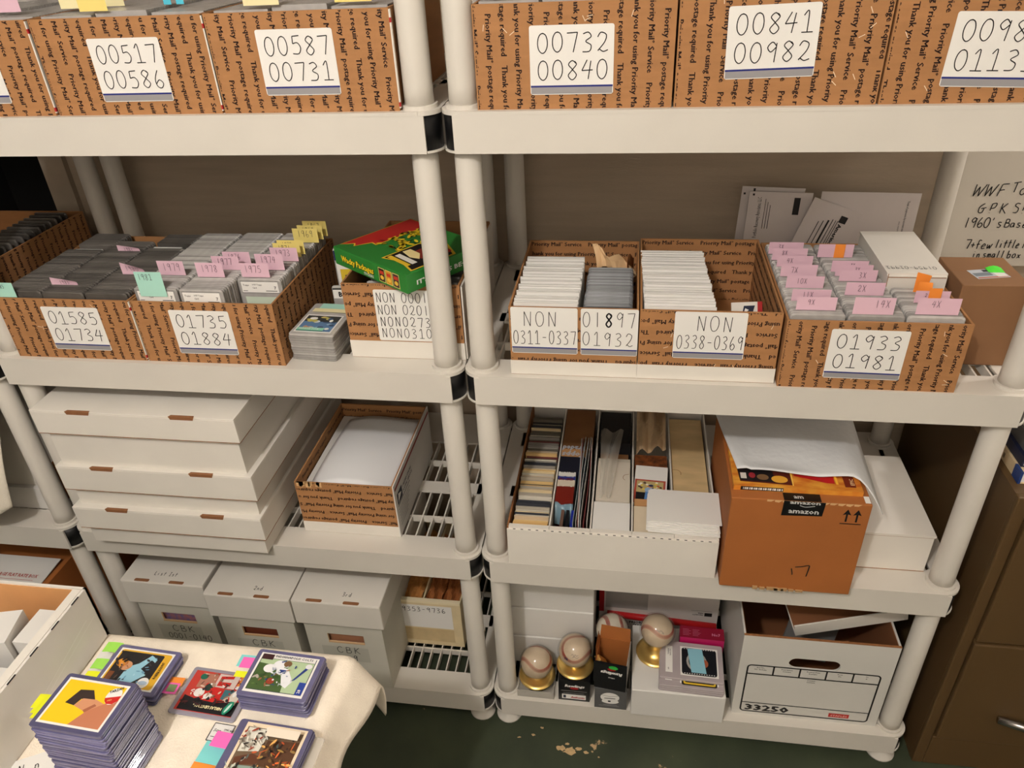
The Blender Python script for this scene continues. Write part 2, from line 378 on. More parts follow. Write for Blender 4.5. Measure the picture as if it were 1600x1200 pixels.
def shelf_unit(x, label):
    t = thing('shelf_unit', label, 'shelf', (x, 0, 0), group='white plastic shelf units')
    zs = [S4, S3, S2, S1, S1+.432]
    for i, z in enumerate(zs): shelf_part(t, z, x < -.5 and x > -1 and i < 2)
    for px in (0, D):
        for py in (PY, PYB):
            for a, b in zip([0]+zs[:-1], zs):
                m = M()
                if a == 0: m.lathe([(0, 0), (.030, 0), (.030, .004), (.020, .010), (.018, S4-TH-.0003), (0, S4-TH-.0003)], 24, (px, py, 0)); m.ob('foot', PLASTIC, t, True)
                else:
                    m.lathe([(0, a), (PR+.0005, a), (PR, a+.03), (PR-.001, b-TH-.012), (PR-.004, b-TH-.0003), (0, b-TH-.0003)], 28, (px, py, 0)); m.ob('post', PLASTIC, t, True)
    return t
XL, XR, X3 = -.9567, -.0518, -1.8567
shelf_unit(XL, 'white plastic shelf unit with the stack of lidded white boxes and the green carton')
shelf_unit(XR, 'white plastic shelf unit with the baseballs, beside the brown filing cabinet')
shelf_unit(X3-.005, 'white plastic shelf unit at the left edge, cloth hanging over its middle shelf')
# ================================================================ cartons and what stands in them
def walls(m, w, d, h, t=.0032, lean=0.):
    m.box(0, w, 0, d, 0, t); m.box(0, w, 0, t, t, h); m.box(0, w, d-t, d, t, h); m.box(0, t, t, d-t, t, h); m.box(w-t, w, t, d-t, t, h); return m
def carton(label, loc, w, d, h, rz=0, mode='down', ph=0., strip=None, side=False, inner=None, white=0., tape_glints=False, group='brown postal cartons on the shelves', edge=False, name='postal_carton', leftin=False):
    t = thing(name, label, 'cardboard box', loc, rz, group)
    b = walls(M(), w, d, h).ob('carton_body', CARD, t)
    fr = Fr((0, 0, 0), (1, 0, 0), (0, 0, 1))
    if white:
        M().box(-.0008, w+.0008, -.0009, -.0001, .001, white).box(-.0009, -.0001, -.0001, d, .001, white).box(w+.0001, w+.0009, -.0001, d, .001, white).ob('white_base', WHITECARD, t)
        f2 = Fr((0.002, 0, white+.001), (1, 0, 0), (0, 0, 1)); carton_print(M(), f2, w-.004, h-white-.002, mode, ph).ob('printing', PRINT, t)
    else:
        f2 = Fr((0.002, 0, .001), (1, 0, 0), (0, 0, 1)); carton_print(M(), f2, w-.004, h-.002, mode, ph).ob('printing', PRINT, t)
    if side: carton_print(M(), Fr((w, .002, .001), (0, 1, 0), (0, 0, 1)), d-.004, h-.002, 'down', ph+.1).ob('printing', PRINT, t)
    if inner:
        carton_print(M(), Fr((.004, d-.0032, .004), (1, 0, 0), (0, 0, 1)), w-.008, h-.006, 'up', .07).ob('inside_printing', PRINT, t)
        carton_print(M(), Fr((w-.0032, d-.004, .004), (0, -1, 0), (0, 0, 1)), d-.008, h-.006, 'up', .15).ob('inside_printing', PRINT, t)
    if leftin: carton_print(M(), Fr((.0032, .004, .004), (0, 1, 0), (0, 0, 1)), d-.008, h-.006, 'up', .15).ob('inside_printing', PRINT, t)
    if edge:
        m = M().use(WHITECARD).box(w+.0002, w+.0022, -.0004, .004, .004, h-.002); m.use(RED).box(w+.0001, w+.0024, -.0006, .003, .006, .012).box(w+.0001, w+.0024, -.0006, .003, h-.018, h-.012)
        m.ob('corner_edge', None, t)
    if tape_glints:
        m = M()
        q = random.Random(int(w*1e5)+int(loc[0]*1000))
        for k in range(10):
            x, z = q.uniform(.01, w-.01), q.uniform(.008, h-.008); a = q.uniform(0, 3)
            ribbon(m, fr, [(x, z), (x+.008*math.cos(a), z+.008*math.sin(a))], .0009, .0007)
        m.ob('tape_glint', mat('painted_glint', (225, 205, 175), .12, coat=.8), t)['kind'] = 'stuff'  # pale strokes at random, highlights of tape drawn in as colour
    return t, fr
def numbers(a, b, st=.0013, w=.11, hg=.024):
    wd = .0148; pt = (w-.012)/5
    return [(a, .010, .053, hg, wd, pt, st), (b, .010, .019, hg, wd, pt, st)]
SW, SH = .111, .086
def sign_on(t, fr, x, z, lines, rot=0., w=SW, h=SH, band=True): return paper_sign(t, fr.sub(x, z), w, h, lines, band, rot)
# ---- top shelf
H1 = .132
tb = [(-.940, .262, None, None, 0, (.085, .019)), (-.672, .264, '005j7', '00586', 0, (.082, .019)), (-.404, .264, '00587', '0073j', 0, (.071, .024)),
      (-.028, .264, '00732', '00840', 0, (.075, .019)), (.239, .256, '0084j', '00982', .02, (.062, .034)), (.498, .264, '0098', '0jj33', -.03, (.068, .021))]
lbl = ['leftmost cardboard box on the top shelf, number sign mostly cut off', 'cardboard box signed 00517 00586 under the cyan flags on the top shelf', 'cardboard box signed 00587 00731 on the top shelf beside the post',
       'top shelf cardboard box signed 00732 00840 just right of the two posts', 'cardboard box signed 00841 00982, middle box of the right top shelf', 'cardboard box signed 01133 at the top right corner of the photo']
for i, (x, w, a, b, rt, (sx, sz)) in enumerate(tb):
    t, fr = carton(lbl[i], (x, .010, S1), w, .30, H1, ph=.03+.075*i, edge=i in (0, 1, 2), tape_glints=i > 2)
    if a is None: sign_on(t, fr, sx, sz, [('0', .088, .019, .024, .0135, .02, .0011)])
    else: sign_on(t, fr, sx, sz, numbers(a.replace('1', 'j'), b), rt)
# ---- slabs
def slab_mesh(w, h, th, material, nm='card_case'):
    # rounded upright plate, bevelled rim; origin bottom centre, thickness along y
    def ring(i, y): return [(x, y, z) for x, z in rrect(-w/2+i, i, w/2-i, h-i, .005, 2)]
    rs = [ring(.0022, 0), ring(0, .0016), ring(0, th-.0016), ring(.0022, th)]; n = len(rs[0]); m = M(); vs = sum(rs, []); fs = [tuple(range(n)), tuple(range(4*n-1, 3*n-1, -1))]
    for k in range(3):
        for i in range(n): fs.append((k*n+i, k*n+n+i, k*n+n+(i+1) % n, k*n+(i+1) % n))
    return m.raw(vs, fs).mesh(nm, material)
SLW, SLT, SLP = .081, .0050, .0067
ME_D = slab_mesh(SLW, .1265, SLT, SLABD); ME_L = slab_mesh(SLW, .136, SLT, SLABL); ME_M = slab_mesh(SLW, .1215, SLT, SLABL)
ME_G = slab_mesh(.078, .123, .0045, SLABG, 'grey_case')
def slab_row(me, x, y0, y1, z, label, group, front=None, pitch=SLP, name='card_case'):
    n = int((y1-y0)/pitch); h = max(v.co.z for v in me.vertices)
    for k in range(n):
        o = link(name, me, None, (x + R.uniform(-.0008, .0008), y0+k*pitch, z), (0, 0, R.uniform(-.004, .004)))
        tag(o, label, 'card slab', group)
        if k == 0 and front:
            o['label'] = front
            f = Fr((-.034, 0, h-.026), (1, 0, 0), (0, 0, 1)); lb = flat(M(), f, rect(0, 0, .068, .021), .0003).ob('label', PAPER, o)
            m = M(); type_(m, f, 'Topps', .003, .013, .0045, h=.0006); type_(m, f, '1977 Topps', .020, .014, .0038, h=.0006); type_(m, f, 'Card', .020, .008, .0038, h=.0006); type_(m, f, '7', .060, .007, .008, h=.0006)
            flat(m, f, rect(.002, .003, .010, .004), .0006); flat(m, f, rect(.044, .003, .065, .0042), .0006); m.ob('lettering', INK, lb)
            flat(M(), Fr((-.031, 0, .006), (1, 0, 0), (0, 0, 1)), rect(0, 0, .062, h-.040), .0003).ob('card', mat('pale_card', (200, 214, 196), .5), o)
            m = M()
            for q in (rect(-.0008, -.0008, .0688, 0), rect(-.0008, .021, .0688, .0218)): flat(m, f, q, .0004)
            m.ob('label_edge', INK, o)
H2 = .1195
t, fr = carton('cardboard box signed 01585 01734, leftmost on the second shelf', (-.928, .010, S2), .259, .30, H2, ph=.10, edge=True, tape_glints=True); sign_on(t, fr, .085, .019, numbers('0j585', '0j734'))
t, fr = carton('cardboard box signed 01735 01884 on the second shelf', (-.665, .010, S2), .262, .30, H2, ph=.02, side=True); sign_on(t, fr, .068, .019, numbers('0j735', '0j884'))
zb = S2+.0034
for i, (x, y0, y1) in enumerate(((-.881, .020, .215), (-.797, .018, .262), (-.713, .018, .232))):
    slab_row(ME_D, x, y0, y1, zb, 'dark card slab in the %s row of the leftmost second-shelf box' % ('left', 'middle', 'right')[i], 'slabs in the '+('left', 'middle', 'right')[i]+' row of the leftmost box')
slab_row(ME_D, -.875, .238, .300, zb, 'card slab in the short group at the back left of the 01585 box', 'slabs in the 01585 box')
slab_row(ME_D, -.711, .252, .300, zb, 'card slab in the short group at the back right of the 01585 box', 'slabs in the 01585 box')
for i, (x, y0, y1) in enumerate(((-.618, .022, .290), (-.533, .020, .290), (-.449, .068, .290))):
    slab_row(ME_L, x, y0, y1, zb, 'card slab in the %s row of the box with the yellow notes' % ('left', 'middle', 'right')[i], 'slabs in the '+('left', 'middle', 'right')[i]+' row of the box with yellow notes', 'front card slab of the %s row in the 01735 box, white label showing' % ('left', 'middle', 'right')[i])
for i, (x, y0, y1) in enumerate(((-.890, .222, .234), (-.726, .238, .250))):
    tag(M().box(x-.03, x+.03, y0, y1, zb, S2+.121).ob('index_card', PAPER), ('white card standing behind the left row of the 01585 box', 'white card standing behind the right row of the 01585 box')[i], 'card')
# ---- sticky notes
def note(label, x, y, z, w, h, m_, text='', lean=0., curl=0., yaw=0., cat='sticky note', tx=.012, st=.0006, th=None, name='sticky_note', group='sticky notes'):
    lean = max(-.4, min(.4, lean))
    def fn(u, v):
        a = curl*u*v*v; return (u*w - w/2, -lean*v*h*.5 + a*.5*h, v*h - abs(a)*h*.35)
    b = M().grid(6, 6, fn); o = b.ob(name, m_, None, True, (x, y, z), (0, 0, yaw)); tag(o, label, cat, group)
    if text:
        m = M(); f = Fr((-w/2, 0, 0), (1, 0, 0), (0, 0, 1)); hg = th or .010; pt = hg*.62
        pen(m, f, text, tx, h-hg-.004, hg, pt*.72, pt, st, h=0)
        vs = []
        for p in m.v:
            u = (p[0]+w/2)/w; v = p[2]/h; q = fn(u, v); vs.append((p[0], q[1]-.0007, q[2]))
        m.v = vs; m.ob('handwriting', mat('pencil_ink', (70, 50, 66), .6), o)
    return o
zt = S2+.127
note('pale green note at the front of the left row in the 01585 box', -.905, .0145, S2+.1195, .040, .028, MINT, '1985', tx=.006, th=.007)
note('pink note standing in the middle row near the front of the 01585 box', -.812, .050, zt+.002, .052, .014, PINK, '1983', curl=-.8, tx=.018, th=.008)
note('pink note in the right row of the 01585 box', -.705, .098, zt+.003, .046, .023, PINK, '1980', curl=-.8, tx=.010, th=.011)
note('pink note at the back of the middle row in the 01585 box', -.782, .206, zt+.003, .047, .012, PINK, '1981', curl=-.8, tx=.014, th=.008)
z5 = S2+.1395
note('pale green note on the front slab of the 01735 box', -.621, .0195, S2+.125, .050, .046, MINT, '198j', tx=.006, th=.011)
note('pink note reading 1979 in the 01735 box', -.612, .075, z5+.001, .050, .027, PINK, '1979', tx=.010, th=.014)
note('pink note reading 1978 in the 01735 box', -.536, .070, z5+.001, .051, .027, PINK, '1978', tx=.010, th=.013)
note('pink note reading 1977 in the 01735 box', -.522, .102, z5+.001, .051, .026, PINK, '1977', tx=.010, th=.012)
note('pink note reading 1976, hindmost pink note in its row of the 01735 box', -.512, .125, z5+.001, .052, .025, PINK, '1976', tx=.010, th=.010)
note('pink note reading 1975 in the right row of the 01735 box', -.454, .073, z5+.001, .052, .026, PINK, '1975', tx=.008, th=.013)
note('pink note reading 1974 in the right row of the 01735 box', -.440, .105, z5+.001, .052, .030, PINK, '1974', tx=.010, th=.012)
note('pink note reading 1973 in the right row of the 01735 box', -.430, .145, z5+.001, .052, .026, PINK, '1973', tx=.010, th=.012)
note('yellow note right behind the pink 1973 note', -.433, .166, z5+.001, .052, .026, YELLOW, '1971', tx=.010, th=.010)
note('yellow note just behind the yellow 1971 note', -.430, .178, z5+.001, .052, .027, YELLOW, '1970', tx=.010, th=.008)
note('dim yellow note reading 1969 at the back of the 01735 box', -.424, .235, z5+.001, .050, .028, YELLOW, '1969', tx=.010, th=.013)
note('dim yellow note second from the back of the 01735 box', -.421, .252, z5+.001, .050, .028, YELLOW, '1968', tx=.010, th=.010)
note('dim yellow note hindmost in the 01735 box', -.418, .270, z5+.001, .048, .030, YELLOW, '1967', tx=.010, th=.010)
# ---- top shelf: slab tops showing over the rims
def slabs_stuff():
    m = M()
    for (x, w, *_) in tb:
        for i in range(3):
            cx = x+.046+i*.0845
            k = .02+.004*i
            while k < .285: m.box(cx-.040, cx+.040, .012+k, .012+k+.0054, S1+.004, S1+H1+.001+.004*(i == 1)); k += .0066
    return tag(m.ob('card_cases', SLABL), 'many clear card slabs packed in the top shelf boxes', 'card slabs', kind='stuff')
slabs_stuff()
zt1 = S1+H1+.006
for i, (lb, x, y, w, h, mm, tx) in enumerate((('pink note above the leftmost top shelf box', -.736, .060, .040, .030, PINK, ''), ('yellow note at the left edge above the leftmost top shelf box', -.790, .045, .020, .022, YELLOW, ''),
    ('pale yellow note at the left end above the 00517 box', -.640, .080, .050, .020, PALEY, ''), ('second pale note from the left above the 00517 box', -.590, .095, .040, .022, PALEY, ''), ('yellow lettered note above the 00517 sign', -.578, .030, .044, .032, YELLOW, 'B'),
    ('left cyan flag above the 00517 box', -.498, .090, .012, .018, CYAN, ''), ('right cyan flag above the 00517 box', -.478, .090, .012, .016, CYAN, ''), ('pale yellow note above the 00587 sign', -.325, .030, .052, .030, PALEY, ''), ('yellow note above the 00587 box near the post', -.195, .035, .052, .024, YELLOW, ''),
    ('yellow note above the 00732 box near the post', .020, .030, .052, .016, YELLOW, ''))):
    note(lb, x, y, zt1, w, h, mm, tx, tx=.02)
# ---- loose slab stack and NON carton with the green display box
ME_F = None
def flat_plate(w, d, th, material, nm, r=.004):
    def ring(i, z): return [(x, y, z) for x, y in rrect(-w/2+i, -d/2+i, w/2-i, d/2-i, r, 2)]
    rs = [ring(.0009, 0), ring(0, .0009), ring(0, th-.0009), ring(.0009, th)]; n = len(rs[0]); vs = sum(rs, []); fs = [tuple(range(n-1, -1, -1)), tuple(range(3*n, 4*n))]
    for k in range(3):
        for i in range(n): fs.append((k*n+i, k*n+(i+1) % n, k*n+n+(i+1) % n, k*n+n+i))
    return M().raw(vs, fs).mesh(nm, material)
ME_F = flat_plate(.084, .120, .0046, SLABL, 'card_case')
for k in range(11):
    o = link('card_case', ME_F, None, (-.3535+R.uniform(-.001, .001), .090+R.uniform(-.001, .001), S2+.0003+k*.0048), (0, 0, -.05+R.uniform(-.01, .01)))
    tag(o, 'clear slab lying in the small stack between the 01735 and NON boxes' if k < 10 else 'top slab of the small stack, card with blue players under a mint strip', 'card slab', 'slabs in the small lying stack')
    if k == 10:
        f = Fr((-.036, -.052, .0046), (1, 0, 0), (0, 1, 0))
        q = random.Random(3); sh = [(PAPER, rect(0, 0, .070, .066)), ((96, 130, 170), rect(.003, .004, .067, .062)), ((60, 62, 60), rect(.003, .040, .067, .062))]
        for j in range(26): sh.append((q.choice([(210, 220, 230), (150, 180, 205), (190, 150, 120), (70, 90, 120), (200, 190, 110), (240, 240, 235)]), ell(q.uniform(.010, .062), q.uniform(.012, .056), q.uniform(.003, .008), q.uniform(.002, .005), 8)))
        sh += [((150, 215, 190), rect(.004, .003, .054, .014)), ((30, 110, 80), rect(.004, .002, .054, .004)), (PALEY, rect(.004, .074, .070, .088)), (MINT, rect(.012, .088, .068, .108))]
        p = picture(o, f, sh, 'card_picture'); m = M(); type_(m, f, 'WHITE SOX', .008, .006, .007, h=.003); m.ob('lettering', PAPER, o)
t, fr = carton('cardboard box signed NON under the green display carton', (-.292, .050, S2), .205, .30, .143, mode='flip', ph=.05, white=.034)
sign_on(t, fr, .055, .036, [('NON 0001', .004, .074, .018, .0090, .0120, .0011), ('NON 0201', .004, .051, .018, .0090, .0120, .0011), ('NON0273', .006, .028, .018, .0090, .0132, .0012), ('NON03j0', .006, .006, .018, .0090, .0132, .0011)], w=.124, h=.097, band=False)
M().use(WHITECARD).box(.2058, .2085, .004, .298, .001, .140).ob('folded_flap', None, t)
o = link('card_case', slab_mesh(.070, .135, .006, SLABL), None, (-.335, .225, S2), (0, 0, .1)); tag(o, 'upright slab with yellow card between the 01735 and NON boxes', 'card slab')
picture(o, Fr((-.032, -.0002, .02), (1, 0, 0), (0, 0, 1)), [(PAPER, rect(0, 0, .064, .086)), ((220, 190, 50), rect(.006, .006, .058, .072)), ((60, 70, 60), rect(.014, .012, .050, .060))], 'card')
M().box(-.034, .034, -.0006, 0, .110, .130).ob('label', mat('navy_label', (30, 34, 80), .5), o)
o = link('card_case', slab_mesh(.060, .080, .006, SLABL), None, (-.333, .172, S2), (0, 0, .05)); tag(o, 'low slab with black lettered label standing behind the small stack', 'card slab')
f = Fr((-.028, -.0002, .055), (1, 0, 0), (0, 0, 1)); picture(o, f, [(PAPER, rect(0, 0, .056, .018)), (INK, rect(0, .018, .056, .021))], 'label'); m = M(); type_(m, f, 'BG', .010, .004, .014, .04, h=.001); m.ob('lettering', INK, o)
for k in range(18):
    o = link('card_case', ME_M, None, (-.225 + .084*(k % 2), .075+(k//2)*.024, S2+.0034)); tag(o, 'card slab in the shade inside the NON carton under the green display', 'card slab', 'slabs in the NON carton')
# green display carton (laid askew on the NON box)
gx, gy, gz = -.194, .142, S2+.1436
g = thing('display_carton', 'green display carton of trading cards laid askew on the NON box', 'box', (gx, gy, gz), math.radians(-36))
GW, GD, GH = .202, .176, .033
bevel(M().box(-GW/2, GW/2, -GD/2, GD/2, 0, GH).ob('carton_body', GREENB, g), .0012)
f = Fr((-GW/2, -GD/2, 0), (1, 0, 0), (0, 0, 1))
m = M(); type_(m, f, 'Wacky Packages', .022, .0115, .015, .05, width=.092, h=.0008); ml = m.ob('title', mat('yellow_print', (240, 205, 40), .45), g)
m = M(); type_(m, f, 'Wacky Packages', .0225, .0108, .0155, .09, width=.0925, h=.0005); m.ob('title_outline', INK, g)
m = M(); type_(m, f, 'STICKERS', .086, .004, .0065, .03, h=.0009); m.ob('subtitle', PAPER, g)
for k, c in enumerate(((60, 40, 30), (210, 150, 40), (70, 50, 45))): picture(g, f.sub(.130+.019*k, .005), [(YELLOW, rect(-.001, -.001, .016, .024)), (c, rect(0, 0, .015, .023)), ((200, 60, 40), rect(.002, .013, .013, .019)), ((235, 190, 70), ell(.0075, .007, .005, .004, 10))], 'sticker_picture')
ft = Fr((-GW/2, -GD/2, GH), (1, 0, 0), (0, 1, 0))
picture(g, ft, [((230, 190, 50), [(.003, .012), (.022, .030), (.030, .022), (.044, .052), (.058, .050), (.062, .173), (.003, .173)]), ((186, 40, 36), [(.004, .014), (.021, .033), (.030, .026), (.042, .055), (.056, .053), (.060, .172), (.004, .172)]), ((230, 190, 50), [(.112, .020), (.150, .030), (.196, .016), (.199, .112), (.15, .135), (.112, .106)]), ((26, 22, 20), [(.115, .024), (.150, .034), (.193, .021), (.195, .108), (.15, .130), (.115, .101)]), ((130, 44, 34), ell(.160, .086, .026, .026)), ((236, 150, 60), ell(.150, .108, .018, .010)), ((245, 225, 160), [(.120, .060), (.150, .052), (.168, .058), (.150, .074), (.122, .076)]), ((236, 232, 220), [(.124, .040), (.176, .036), (.176, .047), (.124, .051)]), ((230, 190, 50), [(.118, .028), (.176, .024), (.176, .033), (.118, .037)]), ((40, 60, 150), rect(.176, .06, .192, .08)), ((190, 40, 30), ell(.176, .110, .010, .008))], 'top_picture')
m = M(); q = random.Random(5)
for j in range(34): flat(m, ft, ell(q.uniform(.054, .112), q.uniform(.060, .160), q.uniform(.006, .011), q.uniform(.003, .006), 8, q.uniform(0, 3)), .0016)
m.ob('puffy_lettering', mat('yellow_print', (240, 205, 40), .45), g)
m = M()
for j in range(40): flat(m, ft, ell(q.uniform(.052, .114), q.uniform(.058, .162), q.uniform(.004, .008), q.uniform(.0008, .0014), 8, q.uniform(0, 3)), .0019)
m.ob('lettering_outline', INK, g)
fs_ = Fr((GW/2, -GD/2, 0), (0, 1, 0), (0, 0, 1)); m = M(); type_(m, fs_, "IT'S TOPPS BECAUSE", .020, .010, .011, .03, width=.150, h=.0006); m.ob('side_lettering', PAPER, g)
# ================================================================ second shelf, right unit
t, fr = carton('cardboard box signed NON 0311-0337 and 01897 01932', (0.0, .012, S2), .207, .285, .126, mode='flip', ph=.02, white=.027, inner=True)
sign_on(t, fr, .003, .042, [('NON', .020, .050, .026, .014, .020, .0011), ('03jj-0337', .003, .018, .024, .0085, .0117, .0011)], w=.108, h=.084)
sign_on(t, fr, .116, .042, [('01', .003, .052, .026, .012, .0175, .0011), ('8', .039, .053, .024, .011, .0175, .0026), ('97', .056, .052, .026, .012, .0175, .0011), ('0j932', .003, .018, .024, .0115, .0172, .0011)], w=.091, h=.084)
t, fr = carton('cardboard box signed NON 0338-0369', (.209, .012, S2), .216, .300, .126, mode='flip', ph=.13, white=.027, inner=True, tape_glints=True)
sign_on(t, fr, .054, .042, [('NON', .034, .050, .026, .014, .020, .0011), ('0338-0369', .005, .018, .024, .0085, .0117, .0011)], w=.110, h=.083)
t, fr = carton('cardboard box signed 01933 01981 full of pink notes', (.430, .004, S2), .264, .312, H2-.001, ph=.17, tape_glints=True, side=True); sign_on(t, fr, .066, .020, numbers('0j933', '0j98j'), -.01, w=.113)
# white sleeves
SLV = PAPER
def sleeves(x0, x1, y0, y1, z, top, n, label, group, dx=0.):
    w = x1-x0
    for k in range(n):
        y = y0+(y1-y0)*k/n; h = top-z-R.uniform(0, .004); o = M().raw([(0, 0, 0), (w, 0, 0), (w, .0022, 0), (0, .0022, 0), (0, .0, h), (w, .0, h), (w, .0034, h), (0, .0034, h)], [(3,2,1,0),(4,5,6,7),(0,1,5,4),(1,2,6,5),(2,3,7,6),(3,0,4,7)]).ob('white_sleeve', SLV, None, loc=(x0+dx*k/n+R.uniform(-.002, .001), y, z), rot=(R.uniform(-.02, 0), 0, R.uniform(-.012, .012)))
        tag(o, label, 'card sleeve', group)
sleeves(.0065, .110, .022, .222, zb, S2+.1295, 27, 'white card sleeve standing in the NON 0311-0337 half of its box', 'white sleeves in the NON 0311 box', .001)
sleeves(.2165, .326, .022, .250, zb, S2+.1300, 30, 'white card sleeve standing in the NON 0338-0369 box', 'white sleeves in the NON 0338 box', -.006)
slab_row(ME_G, .158, .024, .178, zb, 'dark grey card case standing in the 01897 half of its box', 'grey cases in the 01897 box', pitch=.0058, name='grey_case')
# crumpled kraft paper
q = random.Random(11)
def crumple(u, v):
    return (.128+.070*u+.006*math.sin(7*v+2), .205+.045*v+.012*math.sin(9*u+3*v), S2+.085+.060*math.sin(math.pi*min(1, v*1.1+.1))*(.72+.34*math.sin(4.2*u+.9)*math.cos(2*v))+.006*math.sin(9*u+4*v))
m = M().grid(9, 8, crumple); o = m.ob('kraft_paper', mat('kraft_paper', (222, 186, 142), .8)); tag(o, 'crumpled tan paper behind the grey cases in the 01897 box', 'paper'); o.modifiers.new('thick', 'SOLIDIFY').thickness = .0005
o = M().grid(5, 6, lambda u, v: (.186+.012*u, .200+.060*u+.01*v, S2+.06+.070*v+.006*math.sin(5*u)-.02*u*v)).ob('kraft_strip', mat('kraft_strip', (170, 118, 74), .8)); tag(o, 'brown paper strip standing beside the crumpled tan paper', 'paper'); o.modifiers.new('thick', 'SOLIDIFY').thickness = .0008
# small mailer in the NON 0338 carton
o = thing('mail_flap', 'small white mailer with red edge lying inside the NON 0338 box', 'mailer', (.360, .070, S2+.058), .15); o.rotation_euler = (math.radians(62), 0, math.radians(8))
M().box(0, .05, 0, .050, 0, .003).ob('board', WHITECARD, o); f = Fr((0, 0, .003), (1, 0, 0), (0, 1, 0)); picture(o, f, [(RED, rect(.042, 0, .050, .05)), (mat('navy_print', (24, 34, 60), .5), [(.016, .026), (.032, .026), (.038, .044), (.020, .044)]), (PAPER, [(.019, .030), (.028, .037), (.022, .040)])], 'emblem')
# slabs and notes of the 01933 box
for i, (x, y0, y1) in enumerate(((.4755, .014, .300), (.560, .014, .300), (.6445, .014, .122))):
    slab_row(ME_M, x, y0, y1, zb, 'card slab in the %s row of the box full of pink notes' % ('left', 'middle', 'right')[i], 'slabs in the '+('left', 'middle', 'right')[i]+' row of the box full of pink notes', pitch=.0069)
zn = S2+.1255
NW = .058
for lb, x, y, h, tx, th in (('pink note reading 9X at the front left of the 01933 box', .473, .026, .022, '9X', .009), ('pink note reading 11X in the 01933 box', .471, .057, .020, '11X', .009), ('pink note reading 10X in the 01933 box', .470, .105, .021, '10X', .009), ('pink note reading 7X in the 01933 box', .468, .150, .021, '7X', .010),
        ('pink note reading 4X in the left row of the 01933 box', .468, .190, .020, '4X', .009), ('pink note second from the back in the left row of the 01933 box', .464, .218, .022, '8X', .008), ('hindmost pink note in the left row of the 01933 box', .462, .246, .022, '3X', .008)):
    note(lb, x, y, zn, NW, h, PINK, tx, tx=.016, th=th)
for lb, x, y, h, tx, th in (('pink note reading 14X at the front of the middle row in the 01933 box', .553, .016, .028, '14X', .012), ('pink note reading 2X in the 01933 box', .556, .082, .022, '2X', .011), ('pink note reading 3X in the middle row of the 01933 box', .558, .135, .020, '3X', .010), ('pink note just behind the 3X note', .556, .155, .020, '3X', .007), ('third pink note from the back in the middle row', .553, .172, .020, 'XX', .006), ('hindmost pink note in the middle row, with an orange strip', .543, .234, .024, '1', .007)):
    note(lb, x, y, zn, NW, h, PINK, tx, tx=.030 if tx != '2X' else .018, th=th)
note('orange strip on the hindmost pink note of the middle row', .549, .2325, zn, .017, .0245, ORANGE)
note('pink note reading 4X at the front right of the 01933 box', .644, .020, zn, .060, .027, PINK, '4X', tx=.020, th=.011)
note('pink note behind the front right 4X note', .648, .060, zn, .050, .020, PINK, '2', tx=.014, th=.006)
note('front orange strip in the right row of the 01933 box', .650, .057, zn, .018, .026, ORANGE)
note('middle orange strip in the right row of the 01933 box', .643, .080, zn, .022, .026, ORANGE, curl=.4)
note('rear orange strip in the right row of the 01933 box', .643, .098, zn, .020, .034, ORANGE, curl=-.3)
wb = thing('white_carton', 'long white card carton numbered 01959 at the back right of the 01933 box', 'box', (.601, .128, S2+.0034))
WBH = .1395
M().box(0, .0895, 0, .186, 0, WBH-.004).ob('carton_body', WHITECARD, wb); M().box(-.001, .0905, .003, .187, WBH-.004, WBH).ob('lid_flap', WHITECARD, wb)
m = M(); pen(m, Fr((.081, .020, WBH), (-1, 0, 0), (0, -1, 0)), '01959-0j99j', .002, -.010, .011, .0052, .0071, .0008); m.ob('handwriting', INK, wb)
m = M(); f = Fr((0, 0, 0), (1, 0, 0), (0, 0, 1)); ribbon(m, f, [(.001, WBH-.006), (.088, WBH-.006)], .0012); ribbon(m, f, [(.0005, .1), (.0005, WBH)], .001); m.ob('cut_edge', CARDEDGE, wb)
# brown cube carton
bc = thing('brown_carton', 'small brown cube carton beside the post on the second shelf', 'box', (.7005, .092, S2))
bevel(M().box(0, .099, 0, .112, 0, .142).ob('carton_body', mat('cube_cardboard', (138, 100, 68), .75, var=.06, vscale=10), bc), .0015); f = Fr((0, 0, .142), (1, 0, 0), (0, 1, 0))
m = M(); flat(m, f, rect(.0, .0545, .099, .0555), .0002); m.ob('flap_seam', CARDEDGE, bc)
picture(bc, f.sub(.030, .022, .2), [(mat('shipping_label', (190, 196, 205), .3), rect(0, 0, .052, .034)), ((190, 110, 90), rect(.002, .002, .050, .006)), ((120, 130, 140), rect(.002, .010, .030, .022)), ((40, 44, 48), rect(.022, .024, .046, .032)), ((230, 230, 226), rect(.034, .004, .050, .020))], 'shipping_label')
g_ = M().grid(4, 4, lambda u, v: (.054+.024*u, .048+.018*v, .1428+.004*math.sin(3*u)*v)).ob('green_sticker', mat('neon_green_sticker', (80, 225, 60), .5), bc)
